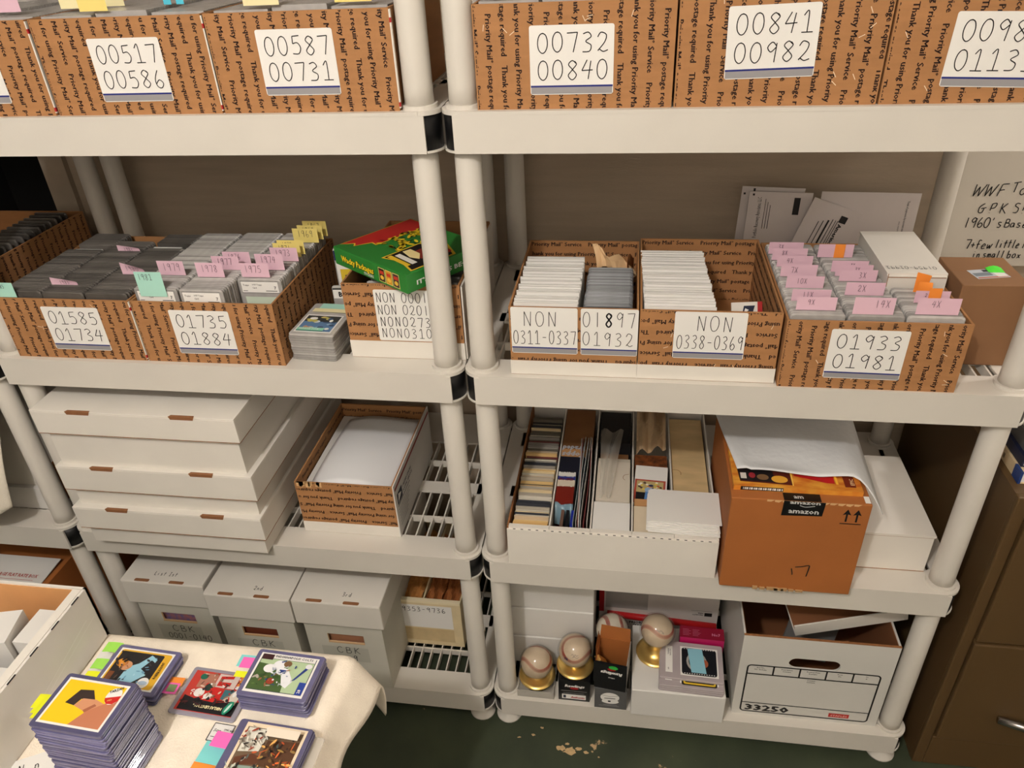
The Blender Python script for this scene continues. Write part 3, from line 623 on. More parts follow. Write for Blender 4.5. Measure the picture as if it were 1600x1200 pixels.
# envelopes against the wall
def sheet(label, x, y, z, w, h, rot, tilt, prints, lab='envelope'):
    o = M().box(0, w, 0, .0012, 0, h).ob('paper_sheet', mat('window_envelope', (214, 206, 204), .6, var=.02)); o.location = (x, y, z); o.rotation_euler = (tilt, rot, 0); tag(o, label, lab, 'letters standing behind the 01933 box')
    if prints:
        f = Fr((0, 0, 0), (1, 0, 0), (0, 0, 1)); m = M(); prints(m, f); m.ob('letter_print', mat('letter_ink', (30, 28, 30), .6), o)
    return o
def pr1(m, f):
    flat(m, f, rect(.004, .165, .008, .169), .0004); flat(m, f, rect(.022, .170, .026, .178), .0004)
def pr2(m, f):
    g = f.sub(.024, .080, math.pi/2); type_(m, g, 'Portfolio Recovery Associates, LLC', 0, 0, .0105, .01, width=.083); flat(m, f, rect(.006, .166, .010, .170), .0004)
    for i in range(3): flat(m, f, rect(.032+.005*i, .100, .033+.005*i, .160-.006*i), .0004)
    flat(m, f, rect(.086, .130, .098, .164), .0004)
def pr3(m, f):
    g = f.sub(.066, .160, -math.pi/2); flat(m, g, rect(-.002, -.002, .012, .012), .0004); type_(m, g, 'Amerinds', .015, .0, .011, .04, width=.048)
    for i in range(4): flat(m, f, rect(.052-.008*i, .070, .0535-.008*i+.002*(i == 1), .150-.004*i), .0004)
    for i in range(2): flat(m, f, rect(.062-.004*i, .095, .0632-.004*i, .150), .0004)
def pr4(m, f):
    g = f.sub(.160, .160, -math.pi/2); type_(m, g, 'Total of payments by account number due', 0, 0, .006, .01, width=.075); type_(m, g, 'see reverse side', .040, -.008, .005, .0)
ye = .415
sheet('rear letter sheet with small black squares, leftmost behind the 01933 box', .398, ye+.030, S2+.0005, .12, .181, .04, -.05, pr1)
sheet('letter sheet printed sideways with a company name', .414, ye+.020, S2+.0005, .12, .174, .03, -.05, pr2)
sheet('wide grey-white letter sheet at the right behind the 01933 box', .550, ye+.016, S2+.0005, .182, .175, .02, -.05, pr4)
sheet('tilted letter sheet with black bars leaning on its neighbours', .480, ye+.004, S2+.0005, .100, .178, .34, -.05, pr3)
# whiteboard
wbd = thing('whiteboard', 'white dry-erase board with handwritten list behind the right shelf unit', 'whiteboard', (.822, .526, .96))
M().box(0, .62, 0, .008, 0, .62).ob('panel', mat('whiteboard_face', (228, 222, 212), .3), wbd); f = Fr((0, 0, 0), (1, 0, 0), (0, 0, 1))
WBF = f
m = M()
for s, x, z, h, wd, pt in (('WWF', .040, .148, .024, .016, .0215), ('Top', .108, .152, .023, .013, .015), ('GPK', .058, .113, .021, .013, .0195), ('SP', .122, .113, .021, .012, .016), ("1960's", .038, .083, .021, .011, .0125), ('Baseb', .114, .084, .017, .010, .0115), ('7+few', .052, .037, .020, .010, .0105), ('little', .110, .040, .018, .007, .0078), ('lo', .160, .040, .018, .008, .009), ('in', .072, .018, .016, .007, .008), ('small', .092, .018, .016, .0075, .0085), ('box', .138, .018, .016, .008, .0095), ('w', .172, .018, .016, .008, .0095)):
    pen(m, WBF, s, x, z, h, wd, pt, .0019, .05, h=.001)
m.ob('handwriting', mat('marker_ink', (14, 14, 16), .4), wbd)
m = M(); ribbon(m, WBF, [(.124, .205), (.126, .200), (.134, .199), (.15, .203)], .0015, .001); ribbon(m, WBF, [(.132, .181), (.142, .186)], .004, .001); m.ob('green_marker_strokes', mat('green_marker', (40, 130, 110), .5), wbd)
# ================================================================ third shelf, left unit: stack of three lidded white boxes
def lidded(label, x0, x1, y0, y1, zb_, zl, zt_, slots=True, dy=0., inset=.011):
    t = thing('white_storage_box', label, 'storage box', (x0, y0+dy, zb_), 0, 'stacked white storage boxes'); w, d = x1-x0, y1-y0
    H, L = zt_-zb_, zl-zb_
    M().box(inset, w-inset, inset, d-inset, 0, H-.004).ob('box_body', WHITECARD, t)
    m = M().box(0, w, 0, .003, L, H-.003).box(0, w, d-.003, d, L, H-.003).box(0, .003, .003, d-.003, L, H-.003).box(w-.003, w, .003, d-.003, L, H-.003).box(0, w, 0, d, H-.003, H)
    l = bevel(m.ob('lid', WHITECARD, t), .0012, 2)
    m = M().box(.001, w-.001, -.0002, .0026, L-.0006, L).box(w-.0026, w+.0002, .001, d-.001, L-.0006, L); m.ob('lid_cut_edge', CARDEDGE, l)
    if slots:
        for fx in (.182, .690):
            x = w*fx
            M().raw([(x+.003, -.0006, H-.0060), (x+.048, -.0006, H-.0060), (x+.051, -.0006, H+.0006), (x, -.0006, H+.0006), (x+.003, .0055, H+.0006), (x+.049, .0055, H+.0006)], [(0, 1, 2, 3), (3, 2, 5, 4)]).ob('slot', mat('slot_cardboard', (138, 92, 58), .8, var=.1, vscale=90), l)
    return t
lidded('top white lidded storage box of the stack of three', -.922, -.508, -.030, .438, .7412, .822, .8750)
lidded('middle white lidded storage box of the stack of three', -.921, -.507, -.030, .438, .6372, .682, .7410)
lidded('bottom white lidded storage box of the stack of three', -.922, -.511, -.034, .438, S3+.0003, .582, .6370)
# open postal box with paper on top
t, fr = carton('open cardboard box of white paper on the third shelf beside the white boxes', (-.468, .050, S3), .207, .288, .134, mode='flip', ph=.2, white=.028, inner=True, leftin=True)
sd = M().box(.2072, .2094, -.001, .290, .0005, .1355).ob('white_side', WHITECOOL, t)
f = Fr((.2094, 0, 0), (0, 1, 0), (0, 0, 1))
flat(M(), f, rect(.004, .118, .286, .125), .0003).ob('red_stripe', mat('dark_red_print', (140, 30, 30), .5), sd)
m = M(); flat(m, f, rect(.012, .076, .046, .104), .0003); flat(m, f, rect(.012, .0715, .100, .0735), .0003)
for i in range(6): flat(m, f, rect(.014, .062-.008*i, .095-.006*i, .0632-.008*i), .0003)
type_(m, f, 'UNITED STATES', .050, .092, .0095, .02); type_(m, f, 'POSTAL SERVICE', .050, .080, .0095, .02); m.ob('postal_print', mat('navy_print', (24, 34, 60), .5), sd)
picture(sd, f, [(PAPER, [(.016, .080), (.040, .092), (.020, .101)])], 'emblem', .0006)
m = M()
for k in range(14):
    x = R.uniform(.0, .060); m.box(x, x+R.uniform(.003, .010), -.0012, .0018, .134-R.uniform(.001, .014), .1345)
m.ob('torn_edge', mat('torn_card', (214, 172, 122), .9), t)
def sheetfn(u, v):
    x = .030+.170*u - .012*(1-v)*(1-u); y = .012+.245*v
    z = .112+.020*math.sin(math.pi*(.25+.75*u))*(.55+.45*math.sin(math.pi*(.15+.8*v)))+.010*math.sin(4*u+2*v)*.4 - .020*(1-u)**3
    return (-.468+x, .050+y, S3+z+.006*v)
o = M().grid(14, 14, sheetfn).ob('paper_sheet', mat('copy_paper', (240, 241, 244), .6), None, True); tag(o, 'white paper sheet bulging over the open box on the third shelf', 'paper'); o.modifiers.new('thick', 'SOLIDIFY').thickness = .0006
tag(M().box(-.462, -.272, .056, .330, S3+.0035, S3+.103).ob('paper_stack', mat('paper_block', (215, 214, 210), .8, var=.06, vscale=300, stretch=(.01, .01, 1))), 'block of white paper under the bulging sheet in the open box', 'paper')
# ================================================================ third shelf, right unit: five-row card tray
tx, ty, tw, td = -.024, .0, .398, .430
tr = thing('card_tray', 'white five-row card tray on the third shelf', 'card tray', (tx, ty, S3))
m = M().box(0, tw, 0, td, 0, .003).box(0, tw, 0, .0035, .003, .090).box(0, tw, td-.003, td, .003, .095).box(tw-.003, tw, .0035, td-.003, .003, .095)
m.ob('tray_body', WHITECARD, tr)
M().box(0, .003, .0035, td-.003, .003, .095).ob('side_wall', mat('tray_side', (150, 100, 60), .85), tr)
cols = [.003+k*(tw-.006)/5 for k in range(6)]
for k in range(1, 5): M().box(cols[k]-.0015, cols[k]+.0015, .013, td-.003, .003, .093).ob('divider', WHITECARD, tr)
for k in range(5):
    a, b = cols[k]+.0004, cols[k+1]-.0004; M().box(a, b, .0036, .0125, .003, .0945-.0006*(k % 2)).ob('folded_rim', WHITECARD, tr)
m = M()
for k in range(26): x = .012+k*.0147; m.box(x, x+.005, .0012, .0030, .0900, .0903)
m.ob('perforation', INK, tr)
q = random.Random(21); y = .020; k = 0
while y < .375:
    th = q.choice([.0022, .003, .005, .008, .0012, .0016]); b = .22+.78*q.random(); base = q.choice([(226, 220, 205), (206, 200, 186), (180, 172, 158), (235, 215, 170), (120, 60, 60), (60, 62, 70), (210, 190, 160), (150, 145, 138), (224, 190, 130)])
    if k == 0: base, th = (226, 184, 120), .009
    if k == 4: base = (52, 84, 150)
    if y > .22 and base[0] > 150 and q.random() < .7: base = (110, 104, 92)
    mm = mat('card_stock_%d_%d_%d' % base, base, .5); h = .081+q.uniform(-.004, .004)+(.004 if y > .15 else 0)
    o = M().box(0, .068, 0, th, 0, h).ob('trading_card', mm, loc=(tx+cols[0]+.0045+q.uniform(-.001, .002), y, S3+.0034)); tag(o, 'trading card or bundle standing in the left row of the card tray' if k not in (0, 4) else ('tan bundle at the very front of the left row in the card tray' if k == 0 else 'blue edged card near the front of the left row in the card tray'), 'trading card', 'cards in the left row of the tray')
    y += th+q.choice([.0006, .001, .003]); k += 1
def setbox(label, x0, x1, y0, y1, z1, m_, text=None, tcol=PAPER, name='card_set_box', ts=.012, cat='box', w=None, z0=None):
    z0 = S3+.0034 if z0 is None else z0
    o = M().box(0, x1-x0, 0, y1-y0, 0, z1-z0).ob(name, m_, loc=(x0, y0, z0)); tag(o, label, cat, 'boxes in the card tray')
    if text:
        m = M(); f = Fr((x1-x0-.002, y1-y0-.002, z1-z0), (-1, 0, 0), (0, -1, 0))
        for i, s in enumerate(text): type_(m, f, s, .001, -(i+1)*ts*1.05+ts*.2+.002, ts, .05, width=(w or (x1-x0-.006)), shear=.15)
        m.ob('lettering', tcol, o)
    return o
c2 = tx+cols[1]+.003
setbox('brown card box at the back of the second tray row', c2, c2+.066, .265, .415, S3+.092, mat('brown_set', (140, 96, 58), .7, var=.1))
setbox('tan flap box behind the black lettered box in the tray', c2, c2+.056, .236, .262, S3+.092, mat('tan_set', (200, 150, 100), .7))
setbox('black set box with white lettering in the second tray row', c2, c2+.056, .184, .234, S3+.092, mat('black_set', (28, 30, 44), .4), ['Topps', 'Traded'], mat('silver_print', (190, 195, 205), .3), ts=.022)
setbox('white set box lettered TRADED in the second tray row', c2, c2+.036, .170, .183, S3+.091, PAPER, ['TRADED'], INK, ts=.010)
setbox('blue set box in the second tray row', c2, c2+.036, .158, .169, S3+.091, mat('blue_set', (40, 60, 140), .4), ['TOPPS 1990'], ts=.007)
setbox('white and maroon set box in the second tray row', c2, c2+.036, .138, .157, S3+.091, mat('cream_set', (224, 210, 190), .5), ['SERIES ONE'], mat('maroon_print', (110, 30, 24), .5), ts=.010)
setbox('maroon set box with white script in the second tray row', c2, c2+.036, .088, .137, S3+.090, mat('maroon_set', (122, 36, 26), .4), ['Baseball', 'Topps'], ts=.019)
for k, (c, h) in enumerate((((150, 160, 165), .092), ((205, 205, 200), .094), ((170, 110, 105), .097), ((214, 214, 210), .098), ((200, 202, 205), .096), ((190, 190, 186), .099), ((150, 80, 80), .094), ((215, 212, 205), .097))):
    xx = c2+.040+k*.0036
    o = M().grid(1, 8, lambda u, v: (xx+.003*math.sin(3*v+k), .024+.26*v, S3+.004+u*(h+.008*v))).ob('plastic_sheet', mat('sheet_%d' % k, c, .3)); o.modifiers.new('thick', 'SOLIDIFY').thickness = .001
    tag(o, 'card page standing lengthwise in the second row of the tray', 'card page', 'card pages in the second tray row')
for k, (nm, c) in enumerate((('brown', (110, 84, 72)), ('black', (24, 24, 28)), ('blue', (30, 44, 150)))):
    tag(M().box(0, .006, 0, .055, 0, .080).ob('thin_booklet', mat('booklet_'+nm, c, .4), loc=(c2+.010+k*.010, .018, S3+.0034), rot=(0, .06, 0)), 'thin %s booklet at the front of the second tray row' % nm, 'booklet')
o = M().grid(6, 4, lambda u, v: (c2+.001+.036*u, .060+.026*v+.004*math.sin(5*u), S3+.052+.036*v+.004*math.cos(7*u))).ob('plastic_bag', mat('blue_clear_film', (120, 150, 165), .2, coat=.5), None, True); tag(o, 'pale blue plastic bag in front of the maroon set box', 'plastic bag'); o.modifiers.new('thick', 'SOLIDIFY').thickness = .0006
c3 = tx+cols[2]+.003
setbox('white paper wrapped bundle at the front of the third tray row', c3, c3+.071, .016, .098, S3+.088, PAPER)
setbox('cream tuck box with thumb notch in the third tray row', c3+.002, c3+.070, .104, .232, S3+.086, mat('cream_tuck', (220, 210, 194), .6, var=.03))
setbox('thin cream box behind the thumb notch box in the tray', c3+.002, c3+.070, .234, .250, S3+.080, mat('cream_tuck2', (205, 196, 178), .6))
m = M(); ribbon(m, Fr((c3+.07, .18, S3+.086), (1, 0, 0), (0, 1, 0)), spline([(-.002, .012), (-.012, .008), (-.014, -.002), (-.010, -.008)]), .001, .0004); nb = [o for o in C.objects if o.get('label', '').startswith('cream tuck box')][0]
m.v = [(x-nb.location.x, y_-nb.location.y, z-nb.location.z) for x, y_, z in m.v]; m.ob('thumb_notch', CARDEDGE, nb)
tag(M().box(0, .062, 0, .020, 0, .060).ob('brown_box', mat('brown_set', (140, 96, 58), .7), loc=(c3+.004, .268, S3+.0035), rot=(0, 0, .0)), 'brown box edge behind the cream boxes in the third tray row', 'box')
setbox('black box at the back of the third tray row', c3+.001, c3+.070, .300, .420, S3+.085, mat('black_box', (34, 33, 36), .5, var=.1))
o = M().grid(8, 10, lambda u, v: (c3+.004+.050*u*(1-v*.55)+.006*v, .335-.225*v, S3+.094+.020*math.sin(2.6*v)+.006*math.sin(9*u+4*v)-.012*v)).ob('clear_bag', None, None, True)
CLEAR = bpy.data.materials.new('clear_plastic'); CLEAR.use_nodes = True; nt = CLEAR.node_tree; nt.nodes.remove(nt.nodes['Principled BSDF'])
tr_ = nt.nodes.new('ShaderNodeBsdfTransparent'); gl = nt.nodes.new('ShaderNodeBsdfGlossy'); gl.inputs['Roughness'].default_value = .04; mx = nt.nodes.new('ShaderNodeMixShader'); lw0 = nt.nodes.new('ShaderNodeLayerWeight'); lw0.inputs[0].default_value = .18; fz = nt.nodes.new('ShaderNodeMath'); fz.operation = 'MULTIPLY_ADD'; fz.inputs[1].default_value = .30; fz.inputs[2].default_value = .035; nt.links.new(lw0.outputs['Facing'], fz.inputs[0])
tr_.inputs[0].default_value = (.93, .93, .93, 1)
nt.links.new(fz.outputs[0], mx.inputs[0]); nt.links.new(tr_.outputs[0], mx.inputs[1]); nt.links.new(gl.outputs[0], mx.inputs[2]); nt.links.new(mx.outputs[0], nt.nodes['Material Output'].inputs[0])
FILM = bpy.data.materials.new('milky_film'); FILM.use_nodes = True; nt = FILM.node_tree; b = nt.nodes['Principled BSDF']; b.inputs['Base Color'].default_value = lin((220, 215, 205)) + [1]; b.inputs['Alpha'].default_value = .38; b.inputs['Roughness'].default_value = .25
o.data.materials.clear(); o.data.materials.append(FILM); tag(o, 'clear plastic bag drooping over the third tray row', 'plastic bag')
c4 = tx+cols[3]+.003
setbox('beige card bundle at the front of the fourth tray row', c4, c4+.070, .018, .094, S3+.086, mat('beige_bundle', (222, 206, 180), .7, var=.04))
setbox('tan box edge behind the beige bundle in the tray', c4+.001, c4+.069, .097, .116, S3+.086, mat('tan_set', (200, 150, 100), .7))
o = thing('trading_card', 'baseball card of a batter in blue lying in the fourth tray row', 'trading card', (c4+.033, .152, S3+.086)); o.rotation_euler = (.12, 0, -.06)
M().box(-.033, .033, -.044, .062, -.012, 0).ob('card_stack', PAPER, o); f = Fr((-.033, -.044, 0), (1, 0, 0), (0, 1, 0)); q = random.Random(9)
sh = [((176, 74, 58), rect(.001, .001, .063, .066)), ((20, 20, 24), rect(.005, .003, .059, .030)), ((190, 172, 120), rect(.005, .030, .059, .062))]
for j in range(30): sh.append((q.choice([(240, 235, 220), (225, 200, 90), (200, 110, 60), (90, 70, 60)]), ell(q.uniform(.008, .056), q.uniform(.036, .060), .003, .0028, 7)))
sh += [((86, 132, 190), [(.022, .004), (.030, .004), (.033, .016), (.040, .004), (.044, .006), (.037, .030), (.024, .032)]), ((150, 178, 210), ell(.031, .036, .009, .007)), ((200, 160, 130), ell(.033, .045, .004, .004)), ((30, 40, 80), ell(.034, .048, .005, .003))]
picture(o, f, sh, 'card_picture')
setbox('brown patterned box behind the baseball card in the tray', c4+.001, c4+.069, .222, .262, S3+.085, mat('orange_brown_box', (150, 84, 40), .6, col2=(70, 36, 20), vscale=90))
o = M().grid(10, 12, lambda u, v: (c4+.004+.062*u, .262+.150*v, S3+.086+.020*abs(math.sin(7*u+1.5*v))*(.4+.6*v)+.020*math.sin(2*v+u)+.006*math.sin(11*u-5*v))).ob('paper_bag', mat('tan_bag', (196, 168, 132), .7)); tag(o, 'crumpled tan bag at the back of the fourth tray row', 'bag'); o.modifiers.new('thick', 'SOLIDIFY').thickness = .0008
c5 = tx+cols[4]+.003
setbox('aged tan card box filling the right row of the tray', c5, c5+.071, .060, .405, S3+.084, mat('aged_tan', (214, 186, 138), .7, var=.10, vscale=14, stretch=(1, 4, 1)))
m = M(); ribbon(m, Fr((0, 0, 0), (1, 0, 0), (0, 1, 0)), spline([(.002, .158), (.012, .157), (.018, .150), (.018, .142)]), .0012, .0810); m.ob('thumb_notch', CARDEDGE, [o for o in C.objects if o.get('label', '').startswith('aged tan')][0])
for k in range(8):
    o = M().box(-.066, .066, -.046, .046, 0, .0016).ob('index_card', PAPER, loc=(.309+R.uniform(-.003, .003)+.002*k/8, .056+.002*k, S3+.0962+k*.0022), rot=(0, 0, -.02+R.uniform(-.02, .02))); tag(o, 'white index card in the fanned pile across the front right of the tray', 'index card', 'index cards on the tray')
# amazon carton
az = thing('brown_shipping_carton', 'large brown shipping carton with black tape on the third shelf', 'cardboard box', (.381, -.018, S3))
AW, AD, AH = .233, .285, .2175
bevel(M().box(0, AW, 0, AD, 0, AH).ob('carton_body', AMZ, az), .002, 2)
f = Fr((0, 0, 0), (1, 0, 0), (0, 0, 1)); tp = flat(M(), f, [(.087, .184), (.155, .187), (.157, AH), (.088, AH)], .0006).ob('black_tape', BLACK, az)
m = M(); type_(m, f, 'amazon', .098, .191, .015, .03, width=.050, h=.001); type_(m, f, 'amazon', .098, .212, .011, .03, width=.050, h=.001); ribbon(m, f, spline([(.115, .209), (.125, .206), (.140, .209)]), .0014, .001); m.ob('tape_lettering', mat('tape_print', (200, 200, 198), .5), tp)
ftop = Fr((0, 0, AH), (1, 0, 0), (0, 1, 0)); tp2 = flat(M(), ftop, rect(.088, 0, .150, .020), .0006).ob('black_tape', BLACK, az); m = M(); type_(m, ftop, 'am', .105, .006, .014, .03, h=.001); m.ob('tape_lettering', mat('tape_print', (200, 200, 198), .5), tp2)
m = M()
for x in (.195, .212): flat(m, f, [(x-.0016, .178), (x+.0016, .178), (x+.0016, .195), (x+.007, .193), (x, .206), (x-.007, .193), (x-.0016, .195)], .0006)
flat(m, f, rect(.186, .1725, .221, .1745), .0006)
m.ob('arrow_marks', INK, az); m = M(); ribbon(m, f, [(.123, .058), (.126, .046), (.1262, .042)], .002); ribbon(m, f, spline([(.129, .062), (.140, .064), (.152, .068), (.153, .060), (.151, .040)]), .0022); m.ob('marker_digits', INK, az)
m = M()
for k in range(7):
    x = .060+k*.013; m.box(x, x+R.uniform(.008, .02), -.0026, .002, -.0, .004+R.uniform(0, .003))
m.ob('frayed_bottom', mat('frayed_card', (176, 140, 96), .9), az)
m = M()
for k in range(12):
    x = .06+k*.013; flat(m, f, [(x, AH-.004), (x+.007, AH-.003-R.random()*.003), (x+.013, AH+.0002), (x, AH+.0002)], .0005)
m.ob('torn_edge', mat('torn_card', (214, 172, 122), .9), az)
flat(M(), ftop, rect(.222, .004, .231, .022), .0006).ob('paper_tab', PAPER, az)
FIRE = mat('fiery_cover', (196, 92, 26), .35, col2=(238, 178, 70), vscale=22, stretch=(1, 3, 1))
bk = thing('boxed_game', 'orange and gold game box lid lying on the brown shipping carton', 'box', (.386, .003, S3+AH+.0004))
M().box(0, .216, 0, .240, 0, .010).ob('cover', FIRE, bk); f = Fr((0, 0, .010), (1, 0, 0), (0, 1, 0))
picture(bk, f, [((90, 30, 20), [(.012, .012), (.100, .008), (.100, .070), (.008, .070)]), ((24, 20, 24), [(.012, .015), (.072, .013), (.070, .060), (.010, .060)]), ((214, 208, 200), rect(.014, .020, .024, .036)), ((150, 40, 50), ell(.034, .030, .006, .008, 9)), ((120, 90, 60), ell(.052, .026, .010, .008)), ((230, 170, 60), ell(.080, .022, .014, .010)), ((250, 205, 90), [(.100, .006), (.102, .006), (.104, .070), (.100, .070)]), ((186, 26, 30), [(.106, .034), (.160, .018), (.172, .018), (.174, .080), (.106, .080)]), ((250, 190, 60), rect(.174, .016, .178, .080)), ((120, 40, 16), rect(.188, .010, .206, .060))], 'cover_picture')
m = M(); type_(m, f.sub(.204, .014, math.pi/2), 'EPIC', 0, 0, .009, .03, h=.002); m.ob('lettering', mat('pale_orange', (240, 200, 150), .5), bk); m = M(); flat(m, Fr((0, 0, 0), (1, 0, 0), (0, 0, 1)), rect(.012, .001, .084, .009), .0004); m.ob('barcode_band', mat('dark_band', (30, 20, 18), .5), bk)
m = M()
for k in range(26): flat(m, Fr((0, 0, 0), (1, 0, 0), (0, 0, 1)), rect(.016+k*.0026, .003, .0170+k*.0026+.0008*(k % 3), .0075), .0007)
m.ob('barcode', PAPER, bk)
TOWP = mat('paper_towel', (232, 234, 236), .9, bump=.5, bscale=70)
def towelfn(u, v):
    x = .393+.228*u; y = .034+.235*v; z = S3+AH+.0170+.003*math.sin(8*u+1)*math.cos(5*v)
    if v < .12: z += .008*math.sin(math.pi*u*1.6)*(1-v/.12)**1.0 if u < .62 else 0
    y += -.012*math.sin(math.pi*u)*(1-v) + .010*math.sin(3*u)
    if u > .84: k = (u-.84)/.16; z -= .040*k*k*(1.1-v*.8); x += .016*k; y -= .045*k*k*(1-v)
    if u < .10: x += .0; z += .004
    return (x - .030*v*(u < .2)*(1-u/.2), y, z)
o = M().grid(28, 24, towelfn).ob('paper_towel', TOWP, None, True); tag(o, 'white paper towel draped over the game box on the brown carton', 'paper towel'); o.modifiers.new('thick', 'SOLIDIFY').thickness = .0008
# flat white box behind the carton
wb3 = thing('flat_white_box', 'flat white box lying beside the large brown carton near the post', 'box', (.618, .056, S3))
M().box(0, .147, 0, .236, 0, .085).ob('box_body', WHITECARD, wb3); M().box(-.0005, .1495, -.001, .238, .0855, .0905).ob('lid', WHITECARD, wb3); M().box(0, .1492, -.0008, .237, .0848, .0856).ob('lid_cut_edge', CARDEDGE, wb3); M().box(0, .147, -.0006, .004, 0, .0012).ob('bottom_cut_edge', CARDEDGE, wb3)
# ================================================================ bottom shelf, left unit
def comic_box(x0, y0, label, top, cbk, slotlabel):
    t = thing('comic_storage_box', label, 'storage box', (x0, y0, S4), 0, 'comic storage boxes'); w, d, H, L = .201, .40, .289, .217
    ins = .010
    fr = Fr((0, ins, 0), (1, 0, 0), (0, 0, 1))
    # front wall with hand hole
    m = M(); hx0, hx1, hz0, hz1 = .060, .145, .151, .178
    m.box(ins, w-ins, ins, ins+.004, 0, hz0).box(ins, w-ins, ins, ins+.004, hz1, H-.004).box(ins, hx0, ins, ins+.004, hz0, hz1).box(hx1, w-ins, ins, ins+.004, hz0, hz1)
    m.box(ins, ins+.004, ins+.004, d, 0, H-.004).box(w-ins-.004, w-ins, ins+.004, d, 0, H-.004).box(ins, w-ins, d-.004, d, 0, H-.004).box(ins+.004, w-ins-.004, ins+.004, d-.004, 0, .004)
    b = m.ob('box_body', GREYCARD, t)
    m = M().box(hx0, hx1, ins-.0006, ins+.003, hz0-.0025, hz0+.001).box(hx0, hx0+.001, ins+.0005, ins+.004, hz0, hz1); m.ob('hand_hole_rim', mat('hole_rim', (206, 172, 130), .8), b)
    m = M().box(0, w, 0, .003, L, H-.003).box(0, w, d, d+.003, L, H-.003).box(0, .003, .003, d, L, H-.003).box(w-.003, w, .003, d, L, H-.003).box(0, w, 0, d+.003, H-.003, H)
    l = bevel(m.ob('lid', WHITECARD, t), .002, 2)
    for x in (.034, .118): flat(M(), Fr((0, 0, H), (1, 0, 0), (0, 1, 0)), rrect(x, .0005, x+.036, .009, .003), .0004).ob('slot', mat('slot_cardboard', (138, 92, 58), .8, var=.1, vscale=90), l)
    m = M(); pen(m, Fr((0, 0, H), (1, 0, 0), (0, 1, 0)), top, .072 if len(top) > 3 else .110, .022, .011, .0055, .0075, .0012); m.ob('lid_writing', INK, l)
    tape = flat(M(), fr, rect(.040, .088, .150, .136), .0003).ob('tape_label', mat('tape_label', (186, 184, 172), .35), t)
    m = M(); pen(m, fr, 'CBK', .075, .116, .020, .014, .020, .0016); pen(m, fr, cbk, .058, .090, .018, .0095, .0125, .0016); m.ob('handwriting', INK, tape)
    return t
comic_box(-.925, .003, 'white comic box marked List 1st, leftmost of the three with hand holes', 'List Ist', '0001-0140', 0)
comic_box(-.7135, -.016, 'white comic box marked 2nd, middle of the three with hand holes', '2nd', '', 0)
comic_box(-.5095, -.014, 'white comic box marked 3rd, right of the three with hand holes', '3rd', '      9', 0)
for i, x in enumerate((-.925, -.7135, -.5095)):
    y0 = (.003, -.016, -.014)[i]
    for k in range(6):
        c = [(90, 110, 170), (150, 90, 60), (120, 60, 40), (80, 60, 50), (170, 120, 90), (60, 60, 80)][(k+i*2) % 6]
        tag(M().box(0, .165, 0, .012, 0, .168+.003*(k % 2)).ob('comic_bundle', mat('comic_%d_%d_%d' % c, c, .5, col2=(200, 120, 90) if k == 0 else None, vscale=70), loc=(x+.018, y0+.022+k*.02, S4+.0045)), 'bundle of cards inside the %s comic box' % ('List 1st', '2nd', '3rd')[i], 'card bundle', 'bundles inside the comic boxes')
# beige two-row box
bb = thing('beige_card_box', 'aged beige two-row box marked 9353-9736 on the bottom shelf', 'card box', (-.356, .130, S4))
# (front leans a little forward)
AGED = mat('aged_board', (222, 204, 164), .75, var=.08, vscale=20)
m = M().box(0, .182, 0, .004, 0, .152).box(0, .003, .004, .30, 0, .150).box(.179, .182, .004, .30, 0, .150).box(0, .182, .297, .30, 0, .15).box(.003, .179, .004, .297, 0, .003)
m.ob('box_body', AGED, bb); M().box(0, .182, -.0004, .010, .147, .1535).ob('folded_rim', mat('aged_rim', (236, 222, 188), .7), bb); M().box(.088, .092, .010, .297, .003, .148).ob('divider', AGED, bb)
f = Fr((0, 0, 0), (1, 0, 0), (0, 0, 1)); lb = flat(M(), f, rect(.028, .062, .160, .140), .0005).ob('paper_label', PAPER, bb); m = M(); pen(m, f, '9353-9736', .038, .118, .015, .0085, .0122, .0014, h=.001); pen(m, f, 'C', .018, .128, .006, .004, .005, .0008); m.ob('handwriting', INK, lb)
flat(M(), f, rect(.020, .014, .160, .058), .0003).ob('tape_strip', mat('old_tape', (205, 182, 138), .5, var=.1, vscale=30), bb)
KR = mat('kraft_wrap', (196, 136, 72), .7, var=.12, vscale=30, bump=.5, bscale=30)
def lump(label, x, y, z, w, d, h, m_, name='wrapped_bundle'):
    def fn(u, v): return (x+w*u, y+d*v, z+h*(1-.10*abs(math.sin(6*u+3*v))))
    mm = M().box(x, x+w, y, y+d, z, z+h*.88); mm.grid(8, 8, fn); o = mm.ob(name, m_); tag(o, label, 'paper bundle', 'wrapped bundles in the beige box'); return o
lump('kraft wrapped bundle in the left half of the beige box', -.330, .150, S4+.0035, .058, .10, .142, KR)
lump('narrow kraft bundle at the far left of the beige box', -.352, .158, S4+.0035, .018, .10, .142, KR)
lump('kraft bundle behind the front one in the beige box', -.332, .262, S4+.0035, .060, .12, .145, KR)
BRB = mat('brown_bundle', (172, 106, 56), .7, var=.08)
lump('left brown bundle in the right half of the beige box', -.262, .148, S4+.0035, .040, .085, .146, BRB); lump('right brown bundle in the right half of the beige box', -.219, .148, S4+.0035, .040, .085, .146, BRB)
lump('brown bundle at the back right of the beige box', -.262, .246, S4+.0035, .083, .12, .146, BRB)
